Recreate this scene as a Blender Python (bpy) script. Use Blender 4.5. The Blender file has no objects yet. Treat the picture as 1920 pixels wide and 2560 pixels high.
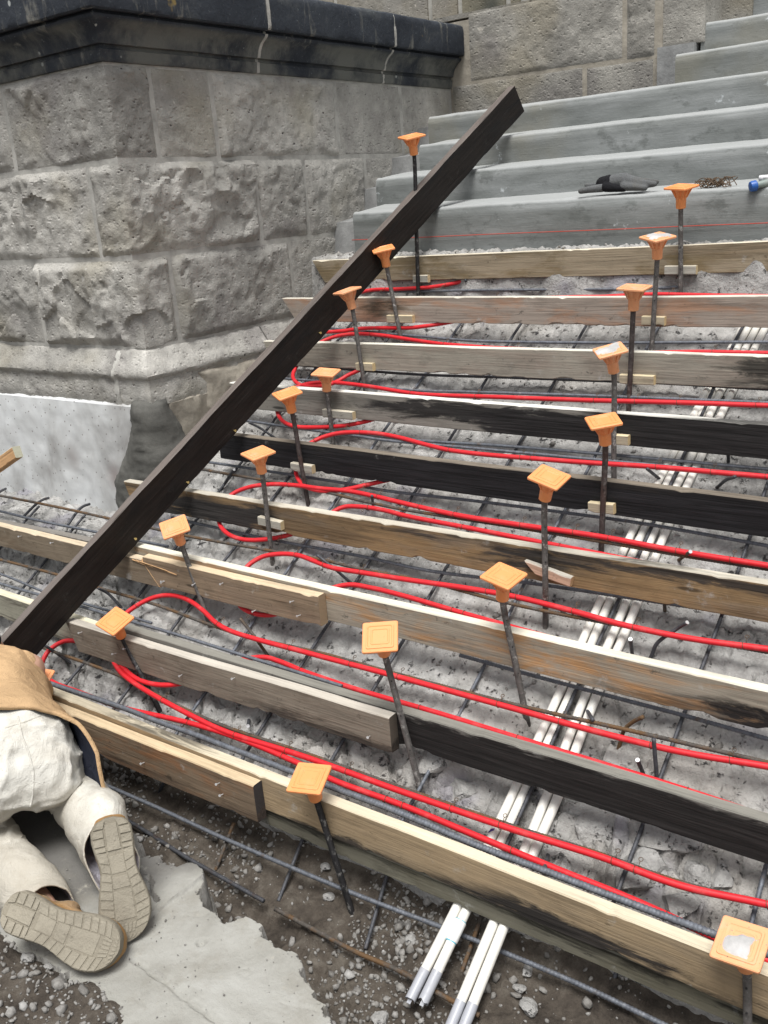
import bpy, bmesh, math, random
import numpy as np
from mathutils import Vector, Matrix

random.seed(7)
RNG = np.random.default_rng(7)
C = bpy.context.scene.collection
scene = bpy.context.scene

# ------------------------------------------------------------------ camera, sky, sun, exposure
# world: x runs along the steps, y runs up the stairs, z up; the lowest form board's top edge is y = 0, z = 0
RUN, RISE = 0.29162, 0.165
K = RISE / RUN
FPX = 2380.53
YAW, PITCH, ROLL = -0.650774, 0.317460, -0.0755843
CAM = np.array([0.0, -1.70273, 1.60230])


def cam_axes():
    cy, sy = math.cos(YAW), math.sin(YAW)
    cp, sp = math.cos(PITCH), math.sin(PITCH)
    fw = np.array([sy * cp, cy * cp, -sp])
    r = np.array([cy, -sy, 0.0])
    u = np.cross(r, fw)
    c, s = math.cos(ROLL), math.sin(ROLL)
    return np.stack([c * r + s * u, -s * r + c * u, fw])


RC = cam_axes()
cam_data = bpy.data.cameras.new('camera')
cam_data.sensor_fit = 'VERTICAL'
cam_data.sensor_height = 36.0
cam_data.lens = FPX * 36.0 / 2560.0
cam_data.clip_start = 0.05
cam_data.clip_end = 300.0
cam = bpy.data.objects.new('camera', cam_data)
C.objects.link(cam)
m = Matrix.Identity(4)
for i in range(3):
    m[i][0], m[i][1], m[i][2], m[i][3] = RC[0][i], RC[1][i], -RC[2][i], CAM[i]
cam.matrix_world = m
scene.camera = cam

SUN_EL, SUN_AZ = math.radians(70), math.radians(150)      # azimuth: clockwise from +y, so the light comes from +x, -y
world = bpy.data.worlds.new('World')
scene.world = world
world.use_nodes = True
wn = world.node_tree
wn.nodes.clear()
sky = wn.nodes.new('ShaderNodeTexSky')
sky.sky_type = 'NISHITA'
sky.sun_disc = False
sky.sun_elevation = SUN_EL
sky.sun_rotation = SUN_AZ
sky.dust_density = 3.0
hs = wn.nodes.new('ShaderNodeHueSaturation')
hs.inputs['Saturation'].default_value = 0.18             # an overcast sky is nearly grey
bg = wn.nodes.new('ShaderNodeBackground')
bg.inputs['Strength'].default_value = 0.095
wo = wn.nodes.new('ShaderNodeOutputWorld')
wn.links.new(sky.outputs[0], hs.inputs['Color'])
wn.links.new(hs.outputs[0], bg.inputs['Color'])
wn.links.new(bg.outputs[0], wo.inputs['Surface'])

sd = bpy.data.lights.new('sun', 'SUN')
sd.energy = 2.4
sd.angle = math.radians(26)
sd.color = (1.0, 0.985, 0.96)
sun = bpy.data.objects.new('sun', sd)
C.objects.link(sun)
dsun = Vector((math.sin(SUN_AZ) * math.cos(SUN_EL), math.cos(SUN_AZ) * math.cos(SUN_EL), math.sin(SUN_EL)))
sun.rotation_euler = dsun.to_track_quat('Z', 'Y').to_euler()

vs = scene.view_settings
vs.view_transform = 'Standard'
vs.look = 'None'
vs.gamma = 1.0
vs.use_curve_mapping = False
vs.exposure = 0.72


# ------------------------------------------------------------------ measuring from the photograph (pixels of the 1920 x 2560 picture)
def ray(px, py):
    return RC.T @ np.array([(px - 960) / FPX, -(py - 1280) / FPX, 1.0])


def onY(px, py, Y):
    d = ray(px, py)
    return CAM + d * (Y - CAM[1]) / d[1]


def onX(px, py, X):
    d = ray(px, py)
    return CAM + d * (X - CAM[0]) / d[0]


def onZ(px, py, Z):
    d = ray(px, py)
    return CAM + d * (Z - CAM[2]) / d[2]


def onS(px, py, off, k=K):
    d = ray(px, py)
    t = (k * CAM[1] + off - CAM[2]) / (d[2] - k * d[1])
    return CAM + d * t


# ------------------------------------------------------------------ noise
def _hash(ix, iy, iz, seed):
    h = (ix * 374761393 + iy * 668265263 + iz * 2147483647 + seed * 1274126177) & 0xffffffff
    h = ((h ^ (h >> 13)) * 1274126177) & 0xffffffff
    h = h ^ (h >> 16)
    return (h & 0xffff) / 65535.0


def vnoise(P, seed=0):
    P = np.asarray(P, float)
    i = np.floor(P).astype(np.int64)
    f = P - i
    f = f * f * f * (f * (f * 6 - 15) + 10)
    out = 0
    for dx in (0, 1):
        wx = f[..., 0] if dx else 1 - f[..., 0]
        for dy in (0, 1):
            wy = f[..., 1] if dy else 1 - f[..., 1]
            for dz in (0, 1):
                wz = f[..., 2] if dz else 1 - f[..., 2]
                out = out + wx * wy * wz * _hash(i[..., 0] + dx, i[..., 1] + dy, i[..., 2] + dz, seed)
    return out * 2 - 1


def fbm(P, octaves=4, seed=0, gain=0.5, ridged=False):
    P = np.asarray(P, float)
    a, s, t = 1.0, 0.0, 0.0
    for o in range(octaves):
        n = vnoise(P * 2 ** o + o * 17.3, seed + o)
        if ridged:
            n = 1 - 2 * np.abs(n)
        s = s + a * n
        t += a
        a *= gain
    return s / t


def cells(P2, seed=0):
    """2-D Worley noise: distance to the nearest and second nearest point, and a random value of the cell"""
    i = np.floor(P2).astype(np.int64)
    best = np.full(P2.shape[:-1], 9.0)
    sec = best.copy()
    val = np.zeros(P2.shape[:-1])
    z = np.zeros_like(i[..., 0])
    for dx in (-1, 0, 1):
        for dy in (-1, 0, 1):
            cx, cy = i[..., 0] + dx, i[..., 1] + dy
            px = cx + _hash(cx, cy, z, seed)
            py = cy + _hash(cx, cy, z + 5, seed)
            d = np.hypot(P2[..., 0] - px, P2[..., 1] - py)
            v = _hash(cx, cy, z + 11, seed)
            near = d < best
            sec = np.where(near, best, np.minimum(sec, d))
            val = np.where(near, v, val)
            best = np.where(near, d, best)
    return best, sec, val


def sstep(x, a, b):
    t = np.clip((x - a) / (b - a), 0, 1)
    return t * t * (3 - 2 * t)


# ------------------------------------------------------------------ material helper
class G:
    def __init__(s, name, rough=0.85, spec=0.3):
        s.mat = bpy.data.materials.new(name)
        s.mat.use_nodes = True
        s.nt = s.mat.node_tree
        s.b = s.nt.nodes['Principled BSDF']
        s.b.inputs['Roughness'].default_value = rough
        s.b.inputs['Specular IOR Level'].default_value = spec

    def n(s, t, **props):
        nd = s.nt.nodes.new(t)
        for k, v in props.items():
            setattr(nd, k, v)
        return nd

    def put(s, sock, v):
        if isinstance(v, bpy.types.NodeSocket):
            s.nt.links.new(v, sock)
        elif isinstance(v, (tuple, list)) and len(v) == 3 and sock.type == 'RGBA':
            sock.default_value = (*v, 1)
        else:
            sock.default_value = v

    def obj(s):
        return s.n('ShaderNodeTexCoord').outputs['Object']

    def uv(s):
        return s.n('ShaderNodeTexCoord').outputs['UV']

    def scale(s, vec, sc, loc=(0, 0, 0)):
        nd = s.n('ShaderNodeMapping')
        s.put(nd.inputs['Vector'], vec)
        nd.inputs['Scale'].default_value = sc
        nd.inputs['Location'].default_value = loc
        return nd.outputs[0]

    def noise(s, vec, sc, det=4, rough=0.55, dist=0.0):
        nd = s.n('ShaderNodeTexNoise')
        s.put(nd.inputs['Vector'], vec)
        nd.inputs['Scale'].default_value = sc
        nd.inputs['Detail'].default_value = det
        nd.inputs['Roughness'].default_value = rough
        nd.inputs['Distortion'].default_value = dist
        return nd.outputs['Fac']

    def vor(s, vec, sc, feature='F1', rand=1.0):
        nd = s.n('ShaderNodeTexVoronoi', feature=feature)
        s.put(nd.inputs['Vector'], vec)
        nd.inputs['Scale'].default_value = sc
        nd.inputs['Randomness'].default_value = rand
        return nd.outputs['Distance']

    def vorcol(s, vec, sc):
        nd = s.n('ShaderNodeTexVoronoi')
        s.put(nd.inputs['Vector'], vec)
        nd.inputs['Scale'].default_value = sc
        return nd.outputs['Color']

    def math(s, op, a, b=0.0, clamp=False):
        nd = s.n('ShaderNodeMath', operation=op, use_clamp=clamp)
        s.put(nd.inputs[0], a)
        s.put(nd.inputs[1], b)
        return nd.outputs[0]

    def rng(s, x, a, b, c=0.0, d=1.0):
        nd = s.n('ShaderNodeMapRange', interpolation_type='SMOOTHSTEP')
        s.put(nd.inputs[0], x)
        for k, v in zip((1, 2, 3, 4), (a, b, c, d)):
            nd.inputs[k].default_value = v
        return nd.outputs[0]

    def ramp(s, fac, stops):
        nd = s.n('ShaderNodeValToRGB')
        s.put(nd.inputs[0], fac)
        e = nd.color_ramp.elements
        while len(e) < len(stops):
            e.new(0.5)
        for el, (p, c) in zip(e, stops):
            el.position = p
            el.color = (*c, 1) if len(c) == 3 else c
        return nd.outputs[0]

    def mix(s, fac, a, b, blend='MIX'):
        nd = s.n('ShaderNodeMix', data_type='RGBA', blend_type=blend)
        s.put(nd.inputs[0], fac)
        s.put(nd.inputs[6], a)
        s.put(nd.inputs[7], b)
        return nd.outputs[2]

    def xyz(s, vec):
        nd = s.n('ShaderNodeSeparateXYZ')
        s.put(nd.inputs[0], vec)
        return nd.outputs

    def rand(s):
        return s.n('ShaderNodeObjectInfo').outputs['Random']

    def normal(s):
        return s.n('ShaderNodeNewGeometry').outputs['Normal']

    def color(s, c):
        s.put(s.b.inputs['Base Color'], c)

    def bump(s, h, strength=0.5, dist=0.01):
        nd = s.n('ShaderNodeBump')
        nd.inputs['Strength'].default_value = strength
        nd.inputs['Distance'].default_value = dist
        s.put(nd.inputs['Height'], h)
        s.put(s.b.inputs['Normal'], nd.outputs[0])


def mul(c, k):
    return tuple(min(1.0, x * k) for x in c)


def stone_mat(name, base, dark, light, var=0.25, tint=(0.30, 0.27, 0.20)):
    g = G(name, 0.92, 0.2)
    o = g.obj()
    big = g.noise(o, 3.0, 5, 0.6, 0.4)
    mid = g.noise(o, 14.0, 5, 0.65)
    fine = g.noise(o, 90.0, 5, 0.75)
    c = g.ramp(g.math('ADD', g.math('MULTIPLY', big, 0.6), g.math('MULTIPLY', mid, 0.4)),
               [(0.32, mul(base, 0.60)), (0.5, mul(base, 0.97)), (0.66, mul(base, 1.38))])
    c = g.mix(g.rng(g.noise(o, 1.7, 3), 0.50, 0.70), c, g.mix(0.55, c, tint))
    c = g.mix(g.math('MULTIPLY', g.rng(g.noise(g.scale(o, (1, 1, 1), (5, 5, 8)), 2.3, 5, 0.6), 0.52, 0.64), 0.35), c, mul(dark, 2.6))
    c = g.mix(g.rng(fine, 0.55, 0.75), c, mul(base, 0.55))
    sp = g.vor(g.scale(o, (1, 1, 1.5)), 26.0)
    szd = g.noise(o, 26.0, 3)
    c = g.mix(g.rng(g.math('ADD', sp, g.math('MULTIPLY', szd, 0.8)), 0.46, 0.38), c, dark)
    sp2 = g.vor(g.scale(o, (1, 1, 1), (3.1, 1.7, 5.2)), 20.0)
    c = g.mix(g.rng(g.math('ADD', sp2, g.math('MULTIPLY', g.noise(o, 31.0, 3), 0.9)), 0.48, 0.42), c, light)
    sp3 = g.vor(g.scale(o, (1, 1, 1), (8.1, 2.7, 1.2)), 4.5)
    c = g.mix(g.rng(g.math('ADD', sp3, g.math('MULTIPLY', g.noise(o, 23.0, 2), 0.25)), 0.20, 0.17), c, mul(light, 0.85))
    v = g.math('ADD', g.math('MULTIPLY', g.rand(), var), 1 - var / 2)
    nd = g.n('ShaderNodeVectorMath', operation='SCALE')
    g.put(nd.inputs[0], c)
    g.put(nd.inputs['Scale'], v)
    g.color(nd.outputs[0])
    h = g.math('ADD', g.math('MULTIPLY', mid, 0.6), g.math('MULTIPLY', fine, 0.5))
    g.bump(g.math('ADD', h, g.math('MULTIPLY', g.rng(sp, 0.30, 0.12), -0.25)), 1.0, 0.014)
    return g.mat


def cornice_mat():
    g = G('weathered_black_stone', 0.75, 0.3)
    o = g.obj()
    big = g.noise(o, 2.2, 5, 0.65, 0.6)
    streak = g.noise(g.scale(o, (5, 5, 1.2)), 3.0, 5, 0.65, 0.5)
    c = g.ramp(big, [(0.32, (0.016, 0.020, 0.028)), (0.55, (0.034, 0.040, 0.050)), (0.75, (0.085, 0.090, 0.090))])
    c = g.mix(g.rng(streak, 0.56, 0.74), c, (0.20, 0.195, 0.17))
    c = g.mix(g.rng(g.noise(o, 60, 3, 0.7), 0.62, 0.75), c, (0.13, 0.15, 0.16))
    c = g.mix(g.rng(g.noise(o, 7, 3, 0.6), 0.68, 0.74), c, (0.22, 0.16, 0.06))
    c = g.mix(g.rng(g.math('ADD', g.vor(o, 11), g.math('MULTIPLY', g.noise(o, 5, 3), 0.8)), 0.42, 0.38), c, (0.35, 0.37, 0.36))
    zz = g.rng(g.xyz(o)[2], 2.385, 2.365)
    c = g.mix(g.math('MULTIPLY', zz, g.rng(g.noise(g.scale(o, (1, 1, 1), (1, 7, 3)), 2.6, 6, 0.65), 0.40, 0.62)), c, (0.135, 0.138, 0.125))
    g.color(c)
    g.bump(g.math('ADD', g.noise(o, 45, 4, 0.7), g.math('MULTIPLY', streak, 0.6)), 0.5, 0.008)
    return g.mat


def mortar_mat(name, base):
    g = G(name, 0.95, 0.15)
    o = g.obj()
    n1 = g.noise(o, 9, 5, 0.65)
    g.color(g.ramp(n1, [(0.3, mul(base, 0.7)), (0.7, mul(base, 1.25))]))
    g.bump(g.noise(o, 60, 4, 0.7), 0.5, 0.006)
    return g.mat


def plaster_mat():
    g = G('white_grey_render', 0.9, 0.2)
    o = g.obj()
    n1 = g.noise(g.scale(o, (1, 1, 0.6)), 3.2, 5, 0.55, 0.5)
    c = g.ramp(n1, [(0.33, (0.30, 0.292, 0.282)), (0.5, (0.50, 0.507, 0.50)), (0.66, (0.64, 0.655, 0.655))])
    c = g.mix(g.rng(g.vor(g.scale(o, (1, 1, 0.8)), 2.4), 0.22, 0.02), c, (0.30, 0.27, 0.26))
    c = g.mix(g.rng(g.vor(g.scale(o, (1, 1, 1)), 30), 0.16, 0.10), c, (0.25, 0.24, 0.23))
    scr = g.noise(g.scale(o, (1, 1, 14)), 2.0, 3, 0.6, 0.4)
    c = g.mix(g.rng(scr, 0.68, 0.72), c, (0.28, 0.28, 0.27))
    g.color(c)
    g.bump(g.math('ADD', n1, g.math('MULTIPLY', g.noise(o, 50, 4), 0.4)), 0.35, 0.006)
    return g.mat


def step_mat():
    g = G('grey_cement_steps', 0.7, 0.35)
    o = g.obj()
    long = g.noise(g.scale(o, (0.6, 3, 3)), 3.0, 5, 0.6, 0.3)
    blot = g.noise(g.scale(o, (1, 1.6, 1.6)), 8.0, 6, 0.68)
    c = g.ramp(long, [(0.30, (0.135, 0.144, 0.138)), (0.52, (0.20, 0.211, 0.206)), (0.72, (0.28, 0.291, 0.289))])
    c = g.mix(g.math('MULTIPLY', g.rng(blot, 0.53, 0.66), 0.65), c, (0.105, 0.113, 0.107))
    c = g.mix(g.math('MULTIPLY', g.rng(g.noise(o, 1.1, 4, 0.6), 0.54, 0.70), 0.6), c, (0.185, 0.175, 0.135))
    c = g.mix(g.rng(g.noise(g.scale(o, (1, 1, 1), (4, 2, 9)), 5.0, 7, 0.7), 0.63, 0.69), c, (0.50, 0.53, 0.54))
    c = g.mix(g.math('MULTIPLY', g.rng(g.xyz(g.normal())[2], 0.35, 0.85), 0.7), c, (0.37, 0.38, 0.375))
    g.color(c)
    brush = g.noise(g.scale(o, (4, 60, 60)), 3.0, 3, 0.6)
    g.bump(g.math('ADD', g.math('MULTIPLY', brush, 0.5), g.noise(o, 30, 5, 0.65)), 0.35, 0.006)
    return g.mat


def rubble_mat():
    g = G('broken_concrete', 0.95, 0.15)
    o = g.obj()
    big = g.noise(o, 2.4, 5, 0.6, 0.4)
    mid = g.noise(o, 16, 6, 0.68)
    c = g.ramp(g.math('ADD', g.math('MULTIPLY', big, 0.5), g.math('MULTIPLY', mid, 0.5)),
               [(0.33, (0.19, 0.185, 0.177)), (0.5, (0.375, 0.368, 0.352)), (0.66, (0.54, 0.53, 0.51))])
    c = g.mix(g.rng(g.noise(o, 1.3, 3), 0.5, 0.72), c, g.mix(0.45, c, (0.33, 0.29, 0.24)))
    c = g.mix(g.rng(g.noise(g.scale(o, (1, 1, 1), (7, 3, 1)), 3.1, 3), 0.58, 0.72), c, g.mix(0.45, c, (0.24, 0.23, 0.29)))
    c = g.mix(g.rng(g.math('ADD', g.vor(o, 38), g.math('MULTIPLY', g.noise(o, 21, 4), 0.9)), 0.47, 0.38), c, (0.085, 0.085, 0.09))
    c = g.mix(g.rng(g.math('ADD', g.vor(g.scale(o, (1, 1, 1), (2, 5, 3)), 30), g.math('MULTIPLY', g.noise(o, 17, 4), 0.9)), 0.44, 0.37), c, (0.52, 0.51, 0.50))
    pit = g.rng(g.noise(o, 28, 6, 0.75), 0.585, 0.68)
    c = g.mix(pit, c, (0.075, 0.072, 0.075))
    g.color(c)
    g.bump(g.math('ADD', g.math('MULTIPLY', g.noise(o, 24, 7, 0.72), 1.0), g.math('MULTIPLY', pit, -0.6)), 1.0, 0.02)
    return g.mat


def dirt_mat():
    g = G('dark_wet_soil', 0.9, 0.25)
    o = g.obj()
    big = g.noise(o, 2.6, 6, 0.65, 0.5)
    mid = g.noise(o, 22, 6, 0.7)
    c = g.ramp(g.math('ADD', g.math('MULTIPLY', big, 0.6), g.math('MULTIPLY', mid, 0.4)),
               [(0.38, (0.026, 0.021, 0.017)), (0.52, (0.078, 0.065, 0.052)), (0.68, (0.165, 0.148, 0.124))])
    c = g.mix(g.rng(g.math('ADD', g.vor(o, 70), g.math('MULTIPLY', g.noise(o, 15, 4), 0.9)), 0.52, 0.40), c, (0.28, 0.27, 0.255))
    g.color(c)
    g.bump(g.math('ADD', mid, g.math('MULTIPLY', g.noise(o, 90, 4, 0.7), 0.6)), 0.9, 0.014)
    return g.mat


def slab_mat():
    g = G('dusty_slab_concrete', 0.93, 0.15)
    o = g.obj()
    big = g.noise(o, 3.2, 5, 0.6, 0.5)
    c = g.ramp(big, [(0.32, (0.225, 0.218, 0.192)), (0.5, (0.315, 0.31, 0.283)), (0.68, (0.385, 0.382, 0.357))])
    p = g.xyz(o)
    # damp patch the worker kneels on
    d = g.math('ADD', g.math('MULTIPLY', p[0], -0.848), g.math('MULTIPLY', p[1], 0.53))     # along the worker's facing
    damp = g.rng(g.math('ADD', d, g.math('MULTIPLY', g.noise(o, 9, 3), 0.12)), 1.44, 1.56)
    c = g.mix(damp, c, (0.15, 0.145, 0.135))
    c = g.mix(g.rng(g.noise(o, 13, 6, 0.7), 0.60, 0.75), c, (0.33, 0.315, 0.275))
    c = g.mix(g.rng(g.noise(o, 70, 5, 0.75), 0.66, 0.72), c, (0.20, 0.19, 0.17))
    side = g.rng(g.xyz(g.normal())[2], 0.75, 0.35)
    c = g.mix(side, c, g.ramp(g.noise(o, 30, 5, 0.7), [(0.3, (0.18, 0.17, 0.155)), (0.7, (0.42, 0.41, 0.385))]))
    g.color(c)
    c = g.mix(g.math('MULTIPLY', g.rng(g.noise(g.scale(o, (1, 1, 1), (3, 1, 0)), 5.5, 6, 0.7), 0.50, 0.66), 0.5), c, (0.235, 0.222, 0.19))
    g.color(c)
    g.bump(g.math('ADD', g.noise(o, 60, 5, 0.7), g.math('MULTIPLY', g.noise(o, 9, 4), 0.8)), 0.6, 0.008)
    return g.mat


def pebble_mat():
    g = G('crushed_gravel', 0.85, 0.3)
    a = g.n('ShaderNodeAttribute', attribute_name='tone').outputs['Fac']
    o = g.obj()
    c = g.ramp(a, [(0.0, (0.07, 0.062, 0.052)), (0.45, (0.19, 0.178, 0.16)), (0.8, (0.29, 0.28, 0.265)), (0.97, (0.46, 0.455, 0.44))])
    c = g.mix(0.45, c, g.ramp(g.noise(o, 60, 5, 0.7), [(0.3, (0.08, 0.075, 0.07)), (0.7, (0.42, 0.41, 0.39))]))
    g.color(c)
    g.bump(g.noise(o, 120, 4, 0.7), 0.6, 0.004)
    return g.mat


def wood_mat(name, face, top=None, stain=(), stain_col=(0.010, 0.0095, 0.010), blush=None, blush_amt=0.6, topstain=(), grain=1.0, end=None, spec=0.25, splash=0.55):
    """local x runs along the plank (m), local z is 0 at its top edge and negative below; stain = (x0, x1, z0, z1, amount)"""
    g = G(name, 0.82, spec)
    o = g.obj()
    p = g.xyz(o)
    rnd = g.rand()
    off = g.n('ShaderNodeCombineXYZ')
    g.put(off.inputs[1], g.math('MULTIPLY', rnd, 9.0))
    g.put(off.inputs[2], g.math('MULTIPLY', rnd, 7.0))
    add = g.n('ShaderNodeVectorMath', operation='ADD')
    g.put(add.inputs[0], o)
    g.put(add.inputs[1], off.outputs[0])
    q = add.outputs[0]
    fib = g.noise(g.scale(q, (2.0, 70, 70)), 1.6, 6, 0.65, 0.7)
    band = g.noise(g.scale(q, (0.9, 17, 17)), 1.3, 5, 0.6, 1.2)
    blot = g.noise(g.scale(q, (1.4, 4, 4)), 2.2, 6, 0.65, 0.4)
    t = g.math('ADD', g.math('MULTIPLY', fib, 0.42), g.math('ADD', g.math('MULTIPLY', band, 0.26), g.math('MULTIPLY', blot, 0.32)))
    c = g.ramp(t, [(0.34, mul(face, 1 - 0.58 * grain)), (0.47, mul(face, 0.92)), (0.56, mul(face, 1.08)), (0.68, mul(face, 1.30))])
    if blush:
        c = g.mix(g.math('MULTIPLY', g.rng(g.noise(g.scale(q, (1.2, 5, 5), (3, 1, 2)), 2.3, 6, 0.65, 0.5), 0.46, 0.64), blush_amt), c,
                  g.mix(g.rng(fib, 0.35, 0.65), mul(blush, 0.7), mul(blush, 1.15)))
    # knots
    kn = g.vor(g.scale(q, (1.1, 0.1, 6.5)), 1.6)
    c = g.mix(g.rng(kn, 0.085, 0.045), c, mul(face, 0.30))
    # dirt specks and cement splashes
    c = g.mix(g.rng(g.noise(g.scale(q, (0.6, 1, 1)), 26, 6, 0.75), 0.60, 0.70), c, mul(face, 0.38))
    c = g.mix(g.math('MULTIPLY', g.rng(g.noise(g.scale(q, (0.7, 1.6, 1.6), (2, 8, 5)), 7, 6, 0.7), 0.52, 0.70), 0.55), c, mul(face, 0.55))
    c = g.mix(g.math('MULTIPLY', g.rng(g.noise(g.scale(q, (1, 1, 1), (9, 9, 2)), 9, 6, 0.7), 0.60, 0.72), splash), c, (0.42, 0.42, 0.40))
    nrm = g.n('ShaderNodeTexCoord').outputs['Normal']
    up = g.rng(g.xyz(nrm)[2], 0.45, 0.8)
    if top:
        tc = g.ramp(t, [(0.34, mul(top, 0.55)), (0.5, top), (0.66, mul(top, 1.2))])
        c = g.mix(up, c, tc)
    if end:
        c = g.mix(g.rng(g.math('ABSOLUTE', g.xyz(nrm)[0]), 0.5, 0.8), c, end)
    nz = g.noise(g.scale(q, (1.6, 11, 11), (1, 4, 2)), 2.0, 7, 0.7, 0.6)
    for lst, isup in ((stain, False), (topstain, True)):
        for (x0, x1, z0, z1, amt) in lst:
            wob = g.math('MULTIPLY', g.math('SUBTRACT', nz, 0.5), 1.0)
            a = g.math('MULTIPLY', g.rng(g.math('ADD', p[0], wob), x0 - 0.10, x0 + 0.10), g.rng(g.math('ADD', p[0], wob), x1 + 0.10, x1 - 0.10))
            zz = g.math('ADD', p[2], g.math('MULTIPLY', wob, 0.16))
            b = g.math('MULTIPLY', g.rng(zz, z0 - 0.012, z0 + 0.012), g.rng(zz, z1 + 0.012, z1 - 0.012))
            mk = g.math('MULTIPLY', g.math('MULTIPLY', a, b), amt)
            mk = g.math('MULTIPLY', mk, up if isup else g.math('SUBTRACT', 1.0, g.math('MULTIPLY', up, 0.85)))
            c = g.mix(mk, c, g.mix(g.rng(fib, 0.3, 0.75), mul(stain_col, 0.55), mul(stain_col, 2.4)))
    g.color(c)
    g.bump(g.math('ADD', g.math('MULTIPLY', fib, 1.0), g.math('MULTIPLY', band, 0.6)), 0.55, 0.004)
    return g.mat


def metal_mat(name, base, rust=0.4, rust_col=(0.10, 0.045, 0.018), rough=0.55, dust=0.3):
    g = G(name, rough, 0.5)
    o = g.obj()
    n1 = g.noise(o, 14, 5, 0.65)
    c = g.ramp(g.noise(o, 60, 4, 0.7), [(0.3, mul(base, 0.6)), (0.7, mul(base, 1.4))])
    c = g.mix(g.rng(n1, 0.66 - 0.3 * rust, 0.82 - 0.3 * rust), c, rust_col)
    c = g.mix(g.math('MULTIPLY', g.rng(g.noise(g.scale(o, (1, 1, 1), (3, 8, 1)), 45, 5, 0.75), 0.54, 0.66), dust), c, (0.36, 0.35, 0.33))
    g.color(c)
    g.put(g.b.inputs['Metallic'], 0.35)
    g.bump(g.noise(o, 90, 4, 0.7), 0.4, 0.003)
    return g.mat


def plastic_mat(name, base, rough=0.42, dust=0.25, dustcol=(0.42, 0.38, 0.34), vary=0.0):
    g = G(name, rough, 0.45)
    o = g.obj()
    d = g.rng(g.noise(o, 16, 6, 0.7), 0.5, 0.72)
    base_ = g.mix(g.math('MULTIPLY', g.rand(), vary), base, mul(dustcol, 1.15)) if vary else base
    c = g.mix(g.math('MULTIPLY', d, dust), base_, dustcol)
    c = g.mix(g.rng(g.noise(o, 120, 3, 0.7), 0.60, 0.75), c, mul(base, 0.7))
    c = g.mix(g.math('MULTIPLY', g.rng(g.vor(o, 60), 0.12, 0.05), dust * 2), c, mul(dustcol, 0.5))
    g.color(c)
    g.put(g.b.inputs['Roughness'], g.rng(d, 0, 1, rough, min(1, rough + 0.35)))
    g.bump(g.noise(o, 50, 4, 0.65), 0.15, 0.003)
    return g.mat


def cloth_mat(name, base, dirt, amount=0.4, lowdirt=None):
    g = G(name, 0.95, 0.1)
    o = g.obj()
    c = g.ramp(g.noise(o, 6, 5, 0.6), [(0.3, mul(base, 0.82)), (0.7, mul(base, 1.08))])
    c = g.mix(g.math('MULTIPLY', g.rng(g.noise(g.scale(o, (1, 1, 1), (2, 7, 4)), 5.5, 6, 0.7, 0.5), 0.45, 0.72), amount), c, dirt)
    c = g.mix(g.math('MULTIPLY', g.rng(g.noise(o, 55, 4, 0.7), 0.6, 0.75), amount), c, mul(dirt, 0.7))
    if lowdirt:
        z_ = g.xyz(o)[2]
        c = g.mix(g.math('MULTIPLY', g.rng(g.math('ADD', z_, g.math('MULTIPLY', g.noise(o, 9, 5, 0.7), 0.25)), lowdirt + 0.22, lowdirt), 0.75), c, dirt)
    g.color(c)
    wr = g.noise(g.scale(o, (1, 1, 0.7)), 13, 4, 0.55, 0.9)
    g.bump(g.math('ADD', wr, g.math('MULTIPLY', g.noise(o, 260, 2), 0.15)), 0.7, 0.02)
    return g.mat


STONE = stone_mat('grey_tuff_stone', (0.385, 0.372, 0.342), (0.05, 0.043, 0.045), (0.46, 0.44, 0.40))
STONE_FAR = stone_mat('brown_grey_tuff_stone', (0.27, 0.258, 0.232), (0.055, 0.05, 0.05), (0.46, 0.43, 0.38), tint=(0.24, 0.21, 0.15))
STONE_DARK = stone_mat('dark_stained_stone', (0.085, 0.088, 0.075), (0.03, 0.03, 0.03), (0.25, 0.24, 0.2))
CORNICE = cornice_mat()
MORTAR = mortar_mat('pale_mortar', (0.40, 0.39, 0.36))
MORTAR_TAN = mortar_mat('tan_mortar', (0.33, 0.30, 0.25))
MORTAR_WET = mortar_mat('damp_mortar', (0.115, 0.113, 0.103))
MORTAR_GREY = mortar_mat('grey_repair_mortar', (0.27, 0.272, 0.268))
PLASTER = plaster_mat()
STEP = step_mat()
RUBBLE = rubble_mat()
DIRT = dirt_mat()
SLAB = slab_mat()
PEBBLE = pebble_mat()
REBAR = metal_mat('blue_grey_rebar', (0.125, 0.135, 0.155), 0.22, (0.11, 0.075, 0.05), 0.6, 0.2)
REBAR_RUST = metal_mat('rusty_rebar', (0.085, 0.075, 0.065), 0.75, (0.13, 0.075, 0.035), 0.8, 0.15)
REBAR_DARK = metal_mat('black_rebar', (0.062, 0.064, 0.072), 0.25, (0.06, 0.04, 0.03), 0.6, 0.1)
STAKE = metal_mat('mortar_splashed_steel', (0.115, 0.107, 0.10), 0.4, (0.075, 0.05, 0.042), 0.6, 0.85)
STAKE_DARK = metal_mat('black_stake_steel', (0.022, 0.021, 0.022), 0.2, (0.05, 0.03, 0.025), 0.55, 0.45)
STAKE_BROWN = metal_mat('brown_stake_steel', (0.06, 0.048, 0.045), 0.7, (0.065, 0.04, 0.034), 0.6, 0.25)
BRIGHT = metal_mat('cut_bright_steel', (0.6, 0.6, 0.6), 0.0, (0.3, 0.25, 0.2), 0.35, 0.1)
BRASS = metal_mat('yellow_screw', (0.55, 0.42, 0.16), 0.0, (0.3, 0.2, 0.1), 0.35, 0.1)
WIRE = metal_mat('rusty_tie_wire', (0.105, 0.072, 0.045), 0.5, (0.15, 0.08, 0.04), 0.7, 0.0)
RED = plastic_mat('red_pex', (0.60, 0.016, 0.024), 0.46, 0.22, (0.50, 0.20, 0.18))
PVC = plastic_mat('cream_pvc', (0.72, 0.70, 0.645), 0.40, 0.18, (0.42, 0.39, 0.34))
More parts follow.
